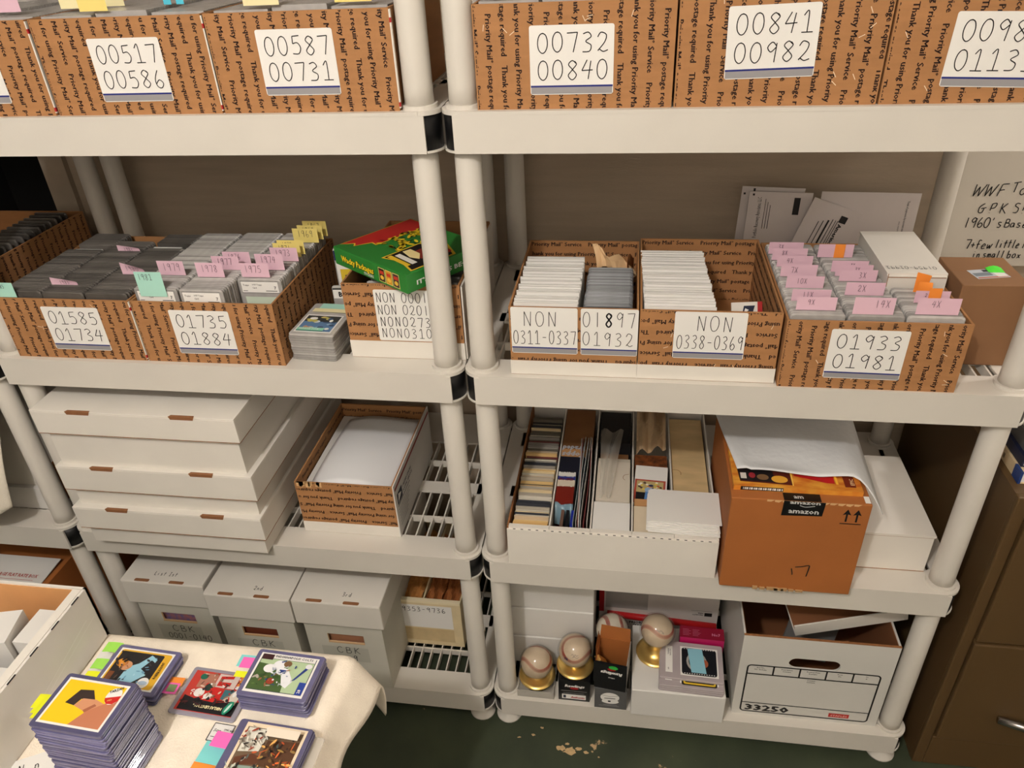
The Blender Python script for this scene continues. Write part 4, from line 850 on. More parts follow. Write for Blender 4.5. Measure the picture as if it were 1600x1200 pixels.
# ================================================================ bottom shelf, right unit
for i, (z0, z1, y) in enumerate(((S4, .1900, .104), (.1902, .2840, .106), (.2842, .3750, .108))):
    t = thing('white_mailer_box', ('lowest', 'middle', 'top')[i]+' of the three white boxes stacked behind the front baseballs', 'box', (-.052, y, z0+.0002), 0, 'white boxes behind the baseballs')
    bevel(M().box(0, .194, 0, .20, 0, z1-z0-.0004).ob('box_body', WHITECOOL, t), .0025, 2)
ml = thing('postal_mailer', 'white and red postal mailer box standing behind the baseballs', 'box', (.150, .236, S4), 0)
MW = .286
M().box(0, MW, 0, .12, 0, .24).ob('box_body', mat('mailer_white', (215, 210, 205), .5), ml); f = Fr((0, 0, 0), (1, 0, 0), (0, 0, 1))
M().tube([(.02, -.002, .046), (.15, -.005, .040), (MW-.002, -.003, .030)], .0085, 10).ob('red_rim', mat('bright_red', (196, 30, 34), .35), ml, True)
flat(M(), f, [(0, .050), (.012, .050), (.012, .24), (0, .24)], .0005).ob('red_edge', RED, ml)
m = M(); fi = Fr((.272, 0, .072), (-1, 0, 0), (0, 0, -1)); flat(m, fi, rect(0, 0, .018, .012), .0005); type_(m, fi, 'PRIORITY', .021, .006, .006, .03, h=.0006); type_(m, fi, 'MAIL', .021, 0, .006, .03, h=.0006); flat(m, fi, rect(.0, -.006, .05, -.0052), .0005); type_(m, f, 'PRIORITY', .075, .015, .011, .04, h=.0006); type_(m, f, 'MAIL', .085, .004, .011, .04, h=.0006); m.ob('postal_print', INK, ml)
flat(M(), f, rect(.016, .066, .118, .12), .0006).ob('clear_pocket', mat('pocket', (170, 166, 162), .3), ml)
# baseballs
BALLM = mat('baseball_leather', (228, 208, 178), .5, var=.07, vscale=30); BALLM2 = mat('worn_leather', (214, 194, 166), .55, var=.12, vscale=25); STITCH = mat('red_stitch', (176, 54, 40), .6)
def sphere(r, seg=32): return M().lathe([(r*math.sin(math.pi*k/20), -r*math.cos(math.pi*k/20)) for k in range(21)], seg)
def baseball(label, c, rot, mm, marks=None):
    r = .0362; rx, ry, rz_, roll = rot; R4 = Matrix.Rotation(roll, 3, 'Y') @ Matrix.Rotation(rz_, 3, 'Z') @ Matrix.Rotation(ry, 3, 'Y') @ Matrix.Rotation(rx, 3, 'X'); o = sphere(r).ob('baseball', mm, None, True, c, R4.to_euler()); tag(o, label, 'baseball', 'baseballs in display holders')
    pts = []
    N = 108; A = .44
    for k in range(N+1):
        t = 2*math.pi*k/N; B = math.pi/2-(math.pi/2-A)*math.cos(t); Cc = t/2+A*math.sin(2*t)
        # classic seam curve
        pts.append(Vector((math.sin(B)*math.cos(Cc), math.sin(B)*math.sin(Cc), math.cos(B))))
    full = pts[:-1] + [Vector((-p.x, -p.y, p.z)) for p in pts[:-1]]
    m = M(); m2 = M(); n = len(full)
    for k in range(n):
        p = full[k]; t = (full[(k+1) % n]-full[k-1]).normalized(); s = p.cross(t).normalized()
        for sg in (-1, 1):
            a = (p + s*sg*.012).normalized()*r*1.004; b = (p + s*sg*.12 - t*.055).normalized()*r*1.004; w_ = t*.0005
            m.face(a-w_, a+w_, b+w_, b-w_)
        q = full[(k+1) % n]; s2 = s*.0004; m2.face(p*r*1.003-s2, p*r*1.003+s2, q*r*1.003+s2, q*r*1.003-s2)
    m.ob('stitching', STITCH, o); m2.ob('seam_line', mat('seam_shadow', (120, 90, 70), .8), o)
    if marks:
        m = M()
        for (az_, el, pts2, w_) in marks:
            d = Vector((math.cos(el)*math.cos(az_), math.cos(el)*math.sin(az_), math.sin(el))); u = Vector((0, 0, 1)).cross(d).normalized(); v = d.cross(u)
            inv = o.rotation_euler.to_matrix().inverted()
            for st in pts2:
                P = [inv @ ((d + u*a + v*b).normalized()*r*1.006) for a, b in spline(st)]
                for i in range(len(P)-1):
                    e = (P[i+1]-P[i]); s = P[i].cross(e).normalized()*w_; m.face(P[i]-s, P[i]+s, P[i+1]+s, P[i+1]-s)
        m.ob('signature', mat('faded_ink', (70, 74, 100), .6), o)
    return o
def holder(label, c, base_z, disc_r=.042, up=True):
    x, y, z = c; h = thing('ball_holder', label, 'ball holder', (x, y, base_z), 0, 'gold ball holders'); dz = z-base_z; rb = .0398
    zs = dz-rb
    M().lathe([(0, 0), (disc_r*.80, 0), (disc_r, .004), (disc_r, .0065), (disc_r*.75, .0062), (.016, .010 if zs > .012 else .008), (.013, max(zs-.004, .010)), (.018, max(zs+.004, .013)), (.012, max(zs-.001, .011)), (0, max(zs-.001, .011))], 40).ob('gold_stand', GOLD, h, True)
    g = sphere(rb).ob('clear_globe', CLEAR, h, True, (0, 0, dz)); return h
sig = [(-1.5, .55, [[(-.25, .02), (-.15, .12), (-.08, -.05), (0, .1), (.08, 0), (.2, .06)], [(-.2, -.12), (-.05, -.05), (.1, -.14), (.22, -.06)]], .0003)]
# 1: left, in a clear square base
baseball('left baseball with curved seam in a gold holder on a clear base', (.016, .052, .169), (.5, .35, .2, 1.25), BALLM2)
cb = thing('clear_case_base', 'clear square case base under the left baseball', 'case', (.016, .052, S4)); M().box(-.042, .042, -.042, .042, 0, .003).box(-.042, .042, -.042, -.0405, .003, .022).box(-.042, -.0405, -.0405, .042, .003, .022).box(.0405, .042, -.0405, .042, .003, .022).ob('case_shell', FILM, cb)
M().lathe([(0, .0032), (.030, .0032), (.034, .012), (.026, .022), (0, .022)], 28).ob('dark_cup', mat('olive_cup', (74, 66, 24), .25, metal=.6), cb, True)
holder('gold holder of the left baseball', (.016, .052, .169), S4+.0222)
# 2
b2 = thing('ball_carton', 'black lettered ball carton under the second baseball', 'box', (.069, .012, S4)); M().box(0, .070, 0, .070, 0, .0715).ob('carton_body', mat('black_carton', (20, 20, 22), .35), b2); f = Fr((0, 0, 0), (1, 0, 0), (0, 0, 1))
m = M(); type_(m, f, 'Rawlings', .014, .048, .012, .05, width=.044, shear=.2); flat(m, f, rect(.008, .006, .062, .022), .0004); flat(m, f, rect(.006, .034, .064, .0346), .0004); flat(m, f, rect(.010, .0265, .058, .027), .0004); m.ob('lettering', PAPER, b2)
m = M(); type_(m, f, 'Authentic', .028, .010, .009, .05, width=.031, h=.001, shear=.2); flat(m, f, ell(.036, .044, .010, .004), .0004); m.ob('red_emblem', RED, b2); m = M(); flat(m, f, rect(.011, .009, .017, .019), .0008); m.ob('dark_emblem', mat('navy_print', (24, 34, 60), .5), b2)
holder('gold holder of the second baseball on the black carton', (.104, .052, .222), S4+.0718); baseball('second baseball, scuffed with blue marks, on the black carton', (.104, .052, .222), (.9, -.5, -.5, -.75), BALLM2, [(-2.1, .2, [[(-.1, -.1), (-.05, .12)], [(-.12, .02), (0, .04)], [(.02, -.08), (.06, .1), (.1, -.06)]], .0011)] + sig)
# 3: carton pair with open top, ball behind
b3 = thing('ball_carton', 'grey fronted ball carton under the opened black carton', 'box', (.151, .001, S4)); M().box(0, .071, 0, .070, 0, .066).ob('carton_body', mat('grey_carton', (92, 92, 92), .45), b3)
picture(b3, f, [(PAPER, ell(.034, .040, .021, .016)), ((120, 118, 116), [(.015, .048), (.034, .043), (.053, .048), (.053, .047), (.034, .042), (.015, .047)]), (PAPER, ell(.035, .026, .019, .008)), (INK, rect(.030, .024, .036, .029)), ((190, 190, 190), rect(.010, .010, .055, .0108)), ((190, 190, 190), rect(.020, .014, .050, .0148))], 'ball_picture')
m = M(); ribbon(m, f, [(.022, .038), (.046, .039)], .002, .002); m.ob('script', INK, b3)
b4 = thing('open_ball_carton', 'opened black lettered ball carton with brown inside flaps', 'box', (.149, .006, S4+.0665), -.12)
BKC = mat('black_carton', (20, 20, 22), .35)
m = M().box(0, .070, 0, .0015, 0, .088).box(0, .0015, .0015, .068, 0, .088).box(0, .070, .068, .0695, 0, .088).box(0, .070, 0, .0695, 0, .0015); m.ob('carton_body', BKC, b4)
M().box(.0688, .0704, .0015, .068, 0, .088).ob('carton_side', mat('grey_side', (150, 148, 144), .5), b4)
M().raw([(.001, .067, .086), (.069, .067, .086), (.067, .072, .122), (.003, .072, .122)], [(0, 1, 2, 3)]).box(.0016, .0686, .0655, .0672, .002, .087).box(.0016, .003, .002, .066, .002, .087).ob('brown_flap', AMZ, b4)
M().raw([(.0016, .01, .087), (.0016, .066, .087), (-.001, .060, .115), (-.001, .02, .110)], [(0, 1, 2, 3)]).ob('side_flap', AMZ, b4)
M().box(-.001, .071, -.004, -.0008, .024, .089).ob('front_flap', BKC, b4); m = M(); fi = Fr((.064, -.0041, .066), (-1, 0, 0), (0, 0, -1)); type_(m, fi, 'Rawlings', .002, .000, .013, .06, width=.046, shear=.2); type_(m, fi, 'Official', .018, .018, .005, .04); m.ob('lettering', PAPER, b4)
m = M(); flat(m, Fr((0, -.0041, 0), (1, 0, 0), (0, 0, 1)), ell(.038, .074, .009, .004), .0004); m.ob('red_emblem', RED, b4); flat(M(), Fr((0, -.0041, 0), (1, 0, 0), (0, 0, 1)), ell(.042, .081, .010, .006), .0006).ob('hologram', mat('hologram_green', (70, 210, 90), .15, metal=.4), b4)
o = M().box(0, .010, 0, .014, 0, .045).ob('gold_clip', GOLD, loc=(.170, .030, S4+.105), rot=(.3, -.5, .3)); tag(o, 'gold piece sticking out of the opened ball carton', 'holder piece')
pd = thing('ball_pedestal', 'small white carton under the third baseball', 'box', (.1505, .0885, S4)); M().box(0, .070, 0, .070, 0, .062).ob('carton_body', WHITECOOL, pd)
holder('gold holder of the baseball behind the opened carton', (.184, .122, .2185), S4+.0623, .034); baseball('signed baseball behind the opened black carton', (.184, .122, .2185), (.2, .0, .3, .1), mat('clean_leather', (238, 228, 208), .4, var=.03), [(-1.45, .5, [[(-.2, .05), (-.1, .15), (-.05, 0), (.05, .12), (.15, .04)], [(-.05, -.06), (.05, -.02), (.0, -.14), (.16, -.1)]], .0004)])
# white box with ball, magenta carton and slabs
lw = thing('low_white_box', 'low white box carrying the fourth baseball and flat slabs', 'box', (.2315, -.008, S4)); bevel(M().box(0, .200, 0, .178, 0, .0865).ob('box_body', WHITECOOL, lw), .002, 2)
zb4 = S4+.0867
holder('gold holder of the right baseball on the low white box', (.284, .094, .262), zb4+.0003, .044); baseball('right baseball in a clear globe on the low white box', (.284, .094, .262), (.35, .15, .1, 1.5), BALLM2, [(-1.5, .75, [[(-.2, .05), (-.1, .12), (0, 0), (.1, .1), (.2, 0)], [(.15, -.1), (.25, -.02), (.28, -.14)]], .0004)])
mg = thing('magenta_carton', 'small magenta carton beside the right baseball', 'box', (.337, .113, zb4), -.03); M().box(0, .097, 0, .032, 0, .040).ob('carton_body', mat('magenta_board', (180, 20, 90), .4), mg); M().box(-.0003, .0973, -.0003, .0323, .0401, .0408).ob('top_panel', mat('crimson_board', (140, 18, 48), .4), mg)
m = M(); ft = Fr((0, 0, .0408), (1, 0, 0), (0, 1, 0))
for i in range(5): flat(m, ft, rect(.006, .006+.004*i, .020+.004*(i % 2), .0066+.004*i), .0004); flat(m, ft, rect(.028, .006+.004*i, .040+.003*(i % 3), .0066+.004*i), .0004)
type_(m, ft, 'No7', .070, .010, .010, .03); m.ob('fine_print', mat('pink_print', (225, 150, 180), .5), mg)
ME_B = flat_plate(.137, .098, .0064, mat('mauve_slab', (176, 166, 168), .2, var=.06, coat=.4), 'card_case')
for k in range(4):
    dy = -.005 if k < 3 else .006
    o = link('card_case', ME_B, None, (.3585+.001*(k % 2), .051+dy*1.4, zb4+.0004+k*.0067), (0, 0, -.03)); tag(o, ['bottom slab of the four lying on the low white box', 'second slab from below lying on the low white box', 'slab with yellow bordered card under the top slab', 'top slab with black film-strip card and blue note'][k], 'card slab', 'slabs lying on the low white box')
    f = Fr((-.0685, -.049, .0064), (1, 0, 0), (0, 1, 0))
    if k >= 2:
        q_ = .0; sh = [(PAPER, rect(.013, .014, .028, .084)), (PAPER, rect(.045, .010, .126, .086))]
        if k == 3:
            sh += [((16, 18, 26), rrect(.048, .013, .123, .083, .006)), ((170, 165, 160), ell(.080, .048, .022, .026)), ((24, 24, 30), ell(.080, .048, .017, .021)), ((170, 90, 60), ell(.098, .045, .007, .010))]
            for j in range(13): sh.append((PAPER, rect(.053+.0052*j, .0795, .0555+.0052*j, .0815))); sh.append((PAPER, rect(.053+.0052*j, .0145, .0555+.0052*j, .0165)))
        else: sh += [((30, 24, 20), rrect(.048, .006, .123, .083, .004)), ((226, 190, 50), rrect(.052, .009, .120, .080, .004)), ((30, 24, 20), rrect(.055, .013, .117, .077, .003))]
        picture(o, f, sh, 'card'); m = M()
        g = f.sub(.016, .080, -math.pi/2)
        for i, s in enumerate(('BASEBALL', '1959 TOPPS', '', 'NM')): type_(m, g, s or '-', .004+.018*i*0 + (.0 if i < 3 else .05), .002+.004*(i % 3), .0036, .02, h=.001)
        m.ob('label_print', INK, o)
        if k == 3: M().grid(4, 4, lambda u, v: (-.008+.032*u+.008*(1-v), -.030+.062*v, .0072+.002*math.sin(2*u)*v)).ob('blue_note', mat('light_blue_note', (140, 196, 214), .7), o)
# records storage box
sb = thing('records_box', 'white records storage box numbered 33250 with hand hole', 'storage box', (.453, .022, S4)); BW, BD, BH = .304, .38, .257
hx0, hx1, hz0, hz1 = .098, .200, .168, .199
RB = mat('records_board', (212, 210, 204), .65, var=.03, vscale=8)
def hole_wall():
    outer = rect(0, 0, BW, BH); hole = rrect(hx0, hz0, hx1, hz1, .0154, 5)
    bm = bmesh.new(); rings = []
    for y in (0., .004):
        vo = [bm.verts.new((x, y, z)) for x, z in outer]; vh = [bm.verts.new((x, y, z)) for x, z in hole]
        es = [bm.edges.new((vo[i], vo[(i+1) % 4])) for i in range(4)] + [bm.edges.new((vh[i], vh[(i+1) % len(vh)])) for i in range(len(vh))]
        bmesh.ops.triangle_fill(bm, edges=es, use_beauty=True); rings.append((vo, vh))
    for a, b in ((rings[0][0], rings[1][0]), (rings[0][1], rings[1][1])):
        n = len(a)
        for i in range(n): bm.faces.new((a[i], a[(i+1) % n], b[(i+1) % n], b[i]))
    bmesh.ops.recalc_face_normals(bm, faces=bm.faces); me = bpy.data.meshes.new('front_panel'); bm.to_mesh(me); bm.free(); me.materials.append(RB); return me
link('front_panel', hole_wall(), sb)
M().box(0, .004, .004, BD, 0, BH).box(BW-.004, BW, .004, BD, 0, BH).box(.004, BW-.004, BD-.004, BD, 0, BH).box(.004, BW-.004, .004, BD-.004, 0, .003).ob('box_body', RB, sb)
M().box(.0, BW, -.0003, .0043, BH-.0002, BH+.0012).ob('cut_edge', CARDEDGE, sb)
M().box(.0041, .0052, .006, BD-.006, .004, BH-.001).box(BW-.0052, BW-.0041, .006, BD-.006, .004, BH-.001).box(.0052, BW-.0052, BD-.0052, BD-.0041, .004, BH-.001).box(.0052, BW-.0052, .005, BD-.0052, .0031, .004).ob('brown_lining', mat('lining_brown', (140, 90, 56), .8), sb)
f = Fr((0, 0, 0), (1, 0, 0), (0, 0, 1)); m = M(); lw_ = .0034
fx0, fx1, fz0, fz1 = .018, .283, .012, .167
def frame_(m, pts, wdt): ribbon(m, f, pts+[pts[0], pts[1]], wdt)
fp = rrect(fx0, fz0, fx1, fz1, .008, 4); frame_(m, fp, lw_)
ribbon(m, f, [(fx0, .139), (fx1, .139)], lw_); ribbon(m, f, [(fx0, .042), (fx1, .042)], lw_*.7)
for k in range(1, 5): x = fx0+(fx1-fx0)*k/5; ribbon(m, f, [(x, .139), (x, fz1)], lw_)
type_(m, f, '33250', fx0+.008, .017, .026, .05, width=.092)
for k, s in enumerate((('Box No.', 'No. de boite'), ('Description', 'Contenu'), ('Destroy Date', 'Detruire'), ('From', 'De'), ('To', 'A'))):
    x = fx0+(fx1-fx0)*(k+.5)/5
    for j, a in enumerate(s): type_(m, f, a, x, .1585-.006*j, .0048, .02, center=True)
type_(m, f, 'Content', .150, .131, .0048, .02, center=True); type_(m, f, 'Contenu', .150, .125, .0048, .02, center=True); m.ob('black_printing', INK, sb)
rl = flat(M(), f, rect(.203, .018, .245, .031), .0006).ob('red_logo', mat('logo_red', (190, 40, 34), .5), sb); m = M(); type_(m, f, 'STAPLES', .207, .0215, .008, .04, width=.034, h=.001); m.ob('lettering', mat('logo_pink', (232, 170, 160), .5), rl)
ld = thing('box_lid', 'white box lid lying tilted inside the records storage box', 'box lid', (.566, .066, S4+.216)); ld.rotation_euler = (math.radians(6), math.radians(-13), math.radians(6))
M().box(0, .225, 0, .30, 0, .003).box(0, .225, 0, .003, .003, .034).box(.222, .225, .003, .30, .003, .034).box(0, .225, .297, .30, .003, .034).ob('lid_shell', WHITECARD, ld); M().box(.002, .221, .0035, .296, .0031, .004).box(.002, .2215, .0030, .0036, .004, .033).ob('lid_lining', mat('lining_brown', (140, 90, 56), .8), ld)
tag(M().box(0, .11, 0, .004, 0, .12).ob('grey_folder', mat('grey_folder', (120, 118, 116), .6), loc=(.560, .14, S4+.07), rot=(-.2, .2, 0)), 'grey folder seen through the hand hole of the records box', 'folder')
# ================================================================ filing cabinet and books at the right
CABM = mat('brown_metal', (90, 68, 40), .5, var=.05, vscale=4, bump=.04, bscale=300)
cbn = thing('filing_cabinet', 'brown metal filing cabinet standing right of the shelves', 'filing cabinet', (.850, .012, 0))
CH = .762
M().box(0, .40, .012, .50, 0, CH).ob('cabinet_body', CABM, cbn); bevel(M().box(0, .022, 0, .014, 0, CH).box(.022, .38, 0, .014, CH-.05, CH).box(.022, .38, 0, .014, 0, .095).box(.38, .40, 0, .014, 0, CH).ob('front_frame', CABM, cbn), .003, 2)
for z0, z1 in ((.100, .400), (.408, .706)):
    dr = bevel(M().box(.0245, .3775, -.006, .013, z0, z1).ob('drawer', CABM, cbn), .003, 2)
    M().tube([(.12, -.012, (z0+z1)/2-.06), (.20, -.030, (z0+z1)/2-.066), (.28, -.012, (z0+z1)/2-.06)], [.008, .010, .008], 10).ob('handle', mat('chrome', (170, 165, 160), .2, metal=1.), dr, True)
for k, (lb, z, h, c, tx, x, y0, y1) in enumerate((('cream spined book lying on the filing cabinet', .7625, .024, (218, 196, 156), 'NIFTY II', .862, .050, .265), ('navy book on top of the cream book on the cabinet', .7870, .020, (24, 30, 58), '', .866, .065, .270), ('grey lettered book above the navy book on the cabinet', .8075, .030, (92, 92, 92), 'LS', .872, .060, .280), ('white book with red lettering, topmost on the cabinet', .8380, .028, (212, 206, 200), 'RED', .876, .055, .250))):
    t = thing('book', lb, 'book', (x, y0, z), 0, 'books on the filing cabinet'); L = y1-y0
    M().box(.003, .15, .002, L-.002, .002, h-.002).ob('pages', PAPER, t); mm = mat('book_cover_%d' % k, c, .4); M().box(0, .152, 0, L, 0, .002).box(0, .152, 0, L, h-.002, h).box(0, .003, 0, L, .002, h-.002).ob('cover', mm, t)
    if k == 0: M().box(-.0006, .0035, -.0006, .024, -.0001, h+.0004).ob('blue_tip', mat('blue_tip', (34, 60, 120), .4), t)
    if tx: m = M(); type_(m, Fr((0, L*.80, h*.3), (0, -1, 0), (0, 0, 1)), tx, L*.30, 0, h*.55, .03); m.ob('spine_lettering', RED if k == 3 else INK if k == 0 else PAPER, t)
# ================================================================ work table with towel and cards (front left)
TZ = .690
tbm = mat('table_laminate', (150, 120, 90), .5, var=.06)
tbl = thing('work_table', 'small work table under the cream towel at the front left', 'table', (-1.0, -.95, 0))
M().box(0, .785, 0, .585, TZ-.030, TZ-.006).ob('tabletop', tbm, tbl)
for x in (.03, .70):
    for y in (.03, .45): M().box(x, x+.03, y, y+.03, 0, TZ-.0305).ob('leg', mat('table_leg', (60, 58, 56), .4), tbl)
XE, YE = -.205, -.368
def towel(u, v):
    # u across (left to right incl. drape), v front to back incl. drape
    L1 = .80; L2 = .60; s = u*(L1+.072); t = v*(L2+.10)
    x = XE-L1+s; y = YE-L2+t; z = TZ
    if s > L1-.012:
        e = s-(L1-.012); a = min(e/.022, 1.25); x = XE-.012+.022*math.sin(a); z -= .022*(1-math.cos(a)); rest = max(0, e-.0275); z -= rest*.90; x += rest*(.42+.12*math.sin(16*v))
    if t > L2-.010:
        e = t-(L2-.010); a = min(e/.020, 1.4); y = YE-.010+.020*math.sin(a); z -= .020*(1-math.cos(a)); rest = max(0, e-.028); z -= rest*.98; y += rest*.1
    z += .0016*math.sin(9*u+5*v)*math.sin(11*v+2) + .0018*max(0, math.sin(23*(u+v*.6)))**6
    if s > L1 and t < L2: z += .003*math.sin(30*v); x += .004*math.sin(24*v+1)
    return (x, y, z+.004)
o = M().grid(90, 64, towel).ob('towel', TOWEL, None, True); tag(o, 'cream terry towel spread over the table at the front left', 'towel'); sd_ = o.modifiers.new('thick', 'SOLIDIFY'); sd_.thickness = .004; sd_.offset = -1
TT = TZ+.0062
# left white box
lb_ = thing('long_card_box', 'open white long box on the table at the left edge', 'card box', (-1.02, -.980, TT)); LW, LD, LH = .420, .610, .104
M().box(LW-.004, LW, 0, LD, 0, LH).box(0, LW, LD-.004, LD, 0, LH).box(0, LW, 0, .004, 0, LH).box(0, .004, .004, LD-.004, 0, LH).box(.004, LW-.004, .004, LD-.004, 0, .003).ob('box_body', mat('glossy_white_board', (228, 224, 216), .45, var=.04, vscale=12), lb_)
M().box(LW-.018, LW-.0045, .004, LD-.0055, .003, LH+.0006).ob('folded_rim', WHITECARD, lb_); M().box(.004, LW-.018, LD-.0055, LD-.0042, .003, LH-.003).ob('brown_lining', mat('tan_lining', (206, 150, 96), .8, var=.05), lb_)
m = M()
for k in range(12): y = .08+k*.045; m.box(LW-.0012, LW+.0004, y, y+.016, LH-.0005, LH+.0007)
m.ob('perforation', INK, lb_)
m = M(); f = Fr((LW, 0, 0), (0, 1, 0), (0, 0, 1)); ribbon(m, f, [(.45, .030), (.585, .060)], .0012, .0003); ribbon(m, f, [(.47, .026), (.60, .052)], .0008, .0003); m.ob('scratches', mat('scratch_white', (240, 238, 232), .4), lb_)
for k, (lb, x, y, w, d, h, rz) in enumerate((('white card box leaning at the back inside the long box', -.735, -.490, .075, .060, .092, .25), ('narrow white card box inside the long box near its right wall', -.662, -.462, .040, .060, .082, 0), ('small white box in the right corner of the long box', -.640, -.430, .018, .030, .078, 0), ('large white box lying in the front part of the long box', -.80, -.640, .175, .130, .092, 0))):
    tag(M().box(0, w, 0, d, 0, h).ob('small_white_box', WHITECOOL, loc=(x, y, TT+.0034), rot=(0, 0, rz)), lb, 'box', 'white boxes inside the long box')
# toploaders
TLW, TLD = .103, .077
ME_T = flat_plate(TLW, TLD, .0030, TOPL, 'card_toploader'); ME_TC = flat_plate(TLW, TLD, .0030, mat('pale_toploader', (150, 146, 160), .15, coat=.5), 'card_toploader')
def stack(label, top, cx, cy, z0, n, th, group, jit=.002, rz=0., mesh=None):
    last = None
    for k in range(n):
        o = link('card_toploader', mesh or ME_T, None, (cx+R.uniform(-jit, jit), cy+R.uniform(-jit, jit), z0+k*th), (0, 0, rz+R.uniform(-.02, .02))); tag(o, label if k < n-1 else top, 'card holder', group); last = o
    last.location.x, last.location.y = cx, cy; last.rotation_euler.z = rz; return last
fT = Fr((-TLW/2, -TLD/2, .0030), (1, 0, 0), (0, 1, 0))
def speckle(sh, n, r, cols, seed, s0=.0015, s1=.005, k=.45):
    q = random.Random(seed)
    for j in range(n): sh.append((q.choice(cols), ell(q.uniform(r[0], r[2]), q.uniform(r[1], r[3]), q.uniform(s0, s1), q.uniform(s0, s1)*k, 7, q.uniform(0, 3))))
    return sh
def cardface(o, shapes, x0=.007, y0=.006, x1=.096, y1=.071, border=PAPER):
    return picture(o, fT, [(border, rect(x0, y0, x1, y1))] + shapes, 'card', .0004)
# tall stack with yellow card
o = stack('plastic card holder in the tall stack under the yellow card', 'top holder of the tall stack, yellow card with red and white oval', -.470, -.561, TT, 34, .0034, 'card holders in the tall stack', .0016, -.055)
cardface(o, [((240, 200, 30), rect(.010, .009, .093, .068)), ((190, 122, 90), [(.050, .009), (.093, .009), (.093, .050), (.078, .042), (.062, .030)]), ((56, 44, 40), [(.026, .036), (.034, .056), (.052, .058), (.062, .046), (.044, .044), (.040, .034)]), ((206, 146, 110), [(.040, .034), (.046, .045), (.064, .046), (.078, .042), (.060, .028)]), ((160, 96, 70), [(.056, .030), (.066, .040), (.070, .038), (.060, .027)]), (PAPER, ell(.083, .054, .010, .012, 20)), ((200, 40, 34), [(.0735, .050), (.0930, .056), (.0925, .049), (.088, .0435), (.080, .0425), (.0755, .046)])])
m = M(); type_(m, fT.sub(.0755, .0565, .55), 'TARZAN', 0, 0, .0055, .03, width=.017, h=.0012); m.ob('lettering', INK, o); m = M(); type_(m, fT.sub(.079, .0455, .4), '1959', 0, 0, .003, .02, h=.0012); m.ob('small_lettering', YELLOW, o)
for k in range(3):
    p = M().grid(3, 3, lambda u, v: (-.030*u, .020*v-.004*k, -.0016*k+.0012*math.sin(3*u))).ob('index_flag', NEONY, loc=(-.470-TLW/2+.004, -.566, TT+.102-.0036*k)); tag(p, ('top', 'middle', 'lowest')[k]+' neon yellow flag sticking out left of the tall stack', 'index flag', 'flags on the tall stack')
# stack with baseball player card
o = stack('plastic card holder in the low stack behind the tall one', 'top holder of the rear left stack, baseball card with yellow border', -.503, -.441, TT, 6, .0034, 'card holders in the rear left stack', .002, -.045)
cardface(o, [((226, 176, 50), rrect(.0095, .0085, .0935, .0685, .004)), ((40, 36, 36), rrect(.012, .011, .082, .066, .003)), ((150, 200, 220), [(.034, .011), (.052, .011), (.070, .030), (.074, .058), (.062, .064), (.050, .048), (.036, .040)]), ((36, 34, 40), [(.058, .040), (.078, .030), (.080, .050), (.066, .056)]), ((206, 150, 110), ell(.032, .042, .010, .008)), ((226, 150, 50), ell(.024, .046, .009, .007)), ((120, 70, 40), rect(.013, .011, .022, .030)), (PAPER, ell(.075, .018, .009, .009)), ((170, 190, 210), ell(.075, .018, .007, .0035))] + speckle([], 20, (.036, .014, .072, .060), [(130, 180, 205), (170, 212, 228), (110, 160, 190), (60, 56, 60)], 33, .001, .004) + speckle([], 8, (.022, .036, .038, .048), [(180, 120, 90), (220, 160, 120), (120, 80, 60)], 34, .001, .003) + speckle([], 14, (.013, .012, .034, .064), [(60, 54, 50), (30, 28, 28), (90, 70, 60)], 35))
m = M(); g = fT.sub(.0875, .026, math.pi/2); type_(m, g, 'ROBIN YOUNT', 0, -.002, .0055, .03, width=.028, h=.002); type_(m, fT.sub(.0905, .03, math.pi/2), 'SHORTSTOP', 0, 0, .003, .01, h=.002); m.ob('lettering', INK, o)
o2 = M().box(0, .022, 0, .082, 0, .0006).ob('paper_slip', PAPER, loc=(-.588, -.484, TT+.0012), rot=(0, 0, .04)); tag(o2, 'white paper slip with marks left of the rear left stack', 'paper slip'); m = M(); pen(m, Fr((0, 0, .0006), (1, 0, 0), (0, 1, 0)), 'S', .004, .020, .008, .005, .006, .0009); m.ob('handwriting', INK, o2)
for k, (mm, y, nm) in enumerate(((NEONG, -.416, 'rear green'), (NEONG, -.446, 'front green'), (NEONY, -.468, 'yellow'))):
    p = M().grid(3, 3, lambda u, v: (.026*u, .018*v, .0015*math.sin(3*u))).ob('index_flag', mm, loc=(-.576, y, TT+.018)); tag(p, nm+' flag at the left of the baseball card stack', 'index flag', 'flags on the rear left stack')
# hockey card
o = link('card_toploader', ME_TC, None, (-.379, -.455, TT), (0, 0, -.05)); tag(o, 'single plastic holder with a hockey card lying upside down', 'card holder')
sh = [((190, 60, 50), rect(.007, .010, .096, .071)), ((26, 24, 28), [(.011, .007), (.096, .007), (.096, .030), (.060, .024), (.030, .026), (.011, .030)]), ((176, 120, 100), rect(.020, .044, .045, .068)), ((30, 100, 80), ell(.024, .062, .006, .005)), ((214, 196, 190), rect(.046, .048, .078, .070)), ((196, 40, 34), [(.050, .050), (.070, .052), (.070, .058), (.054, .057), (.054, .062), (.070, .064), (.070, .069), (.050, .066)]), ((200, 40, 36), [(.030, .026), (.066, .024), (.072, .042), (.052, .048), (.036, .040)]), ((236, 232, 228), ell(.030, .036, .008, .007)), ((236, 232, 228), ell(.046, .032, .007, .005)), ((40, 60, 50), ell(.040, .046, .006, .006)), ((60, 110, 120), rect(.066, .030, .082, .046)), ((226, 214, 200), [(.070, .028), (.092, .024), (.094, .050), (.084, .048)]), ((226, 140, 60), [(.080, .050), (.090, .050), (.086, .070), (.080, .070)])]
q = random.Random(4)
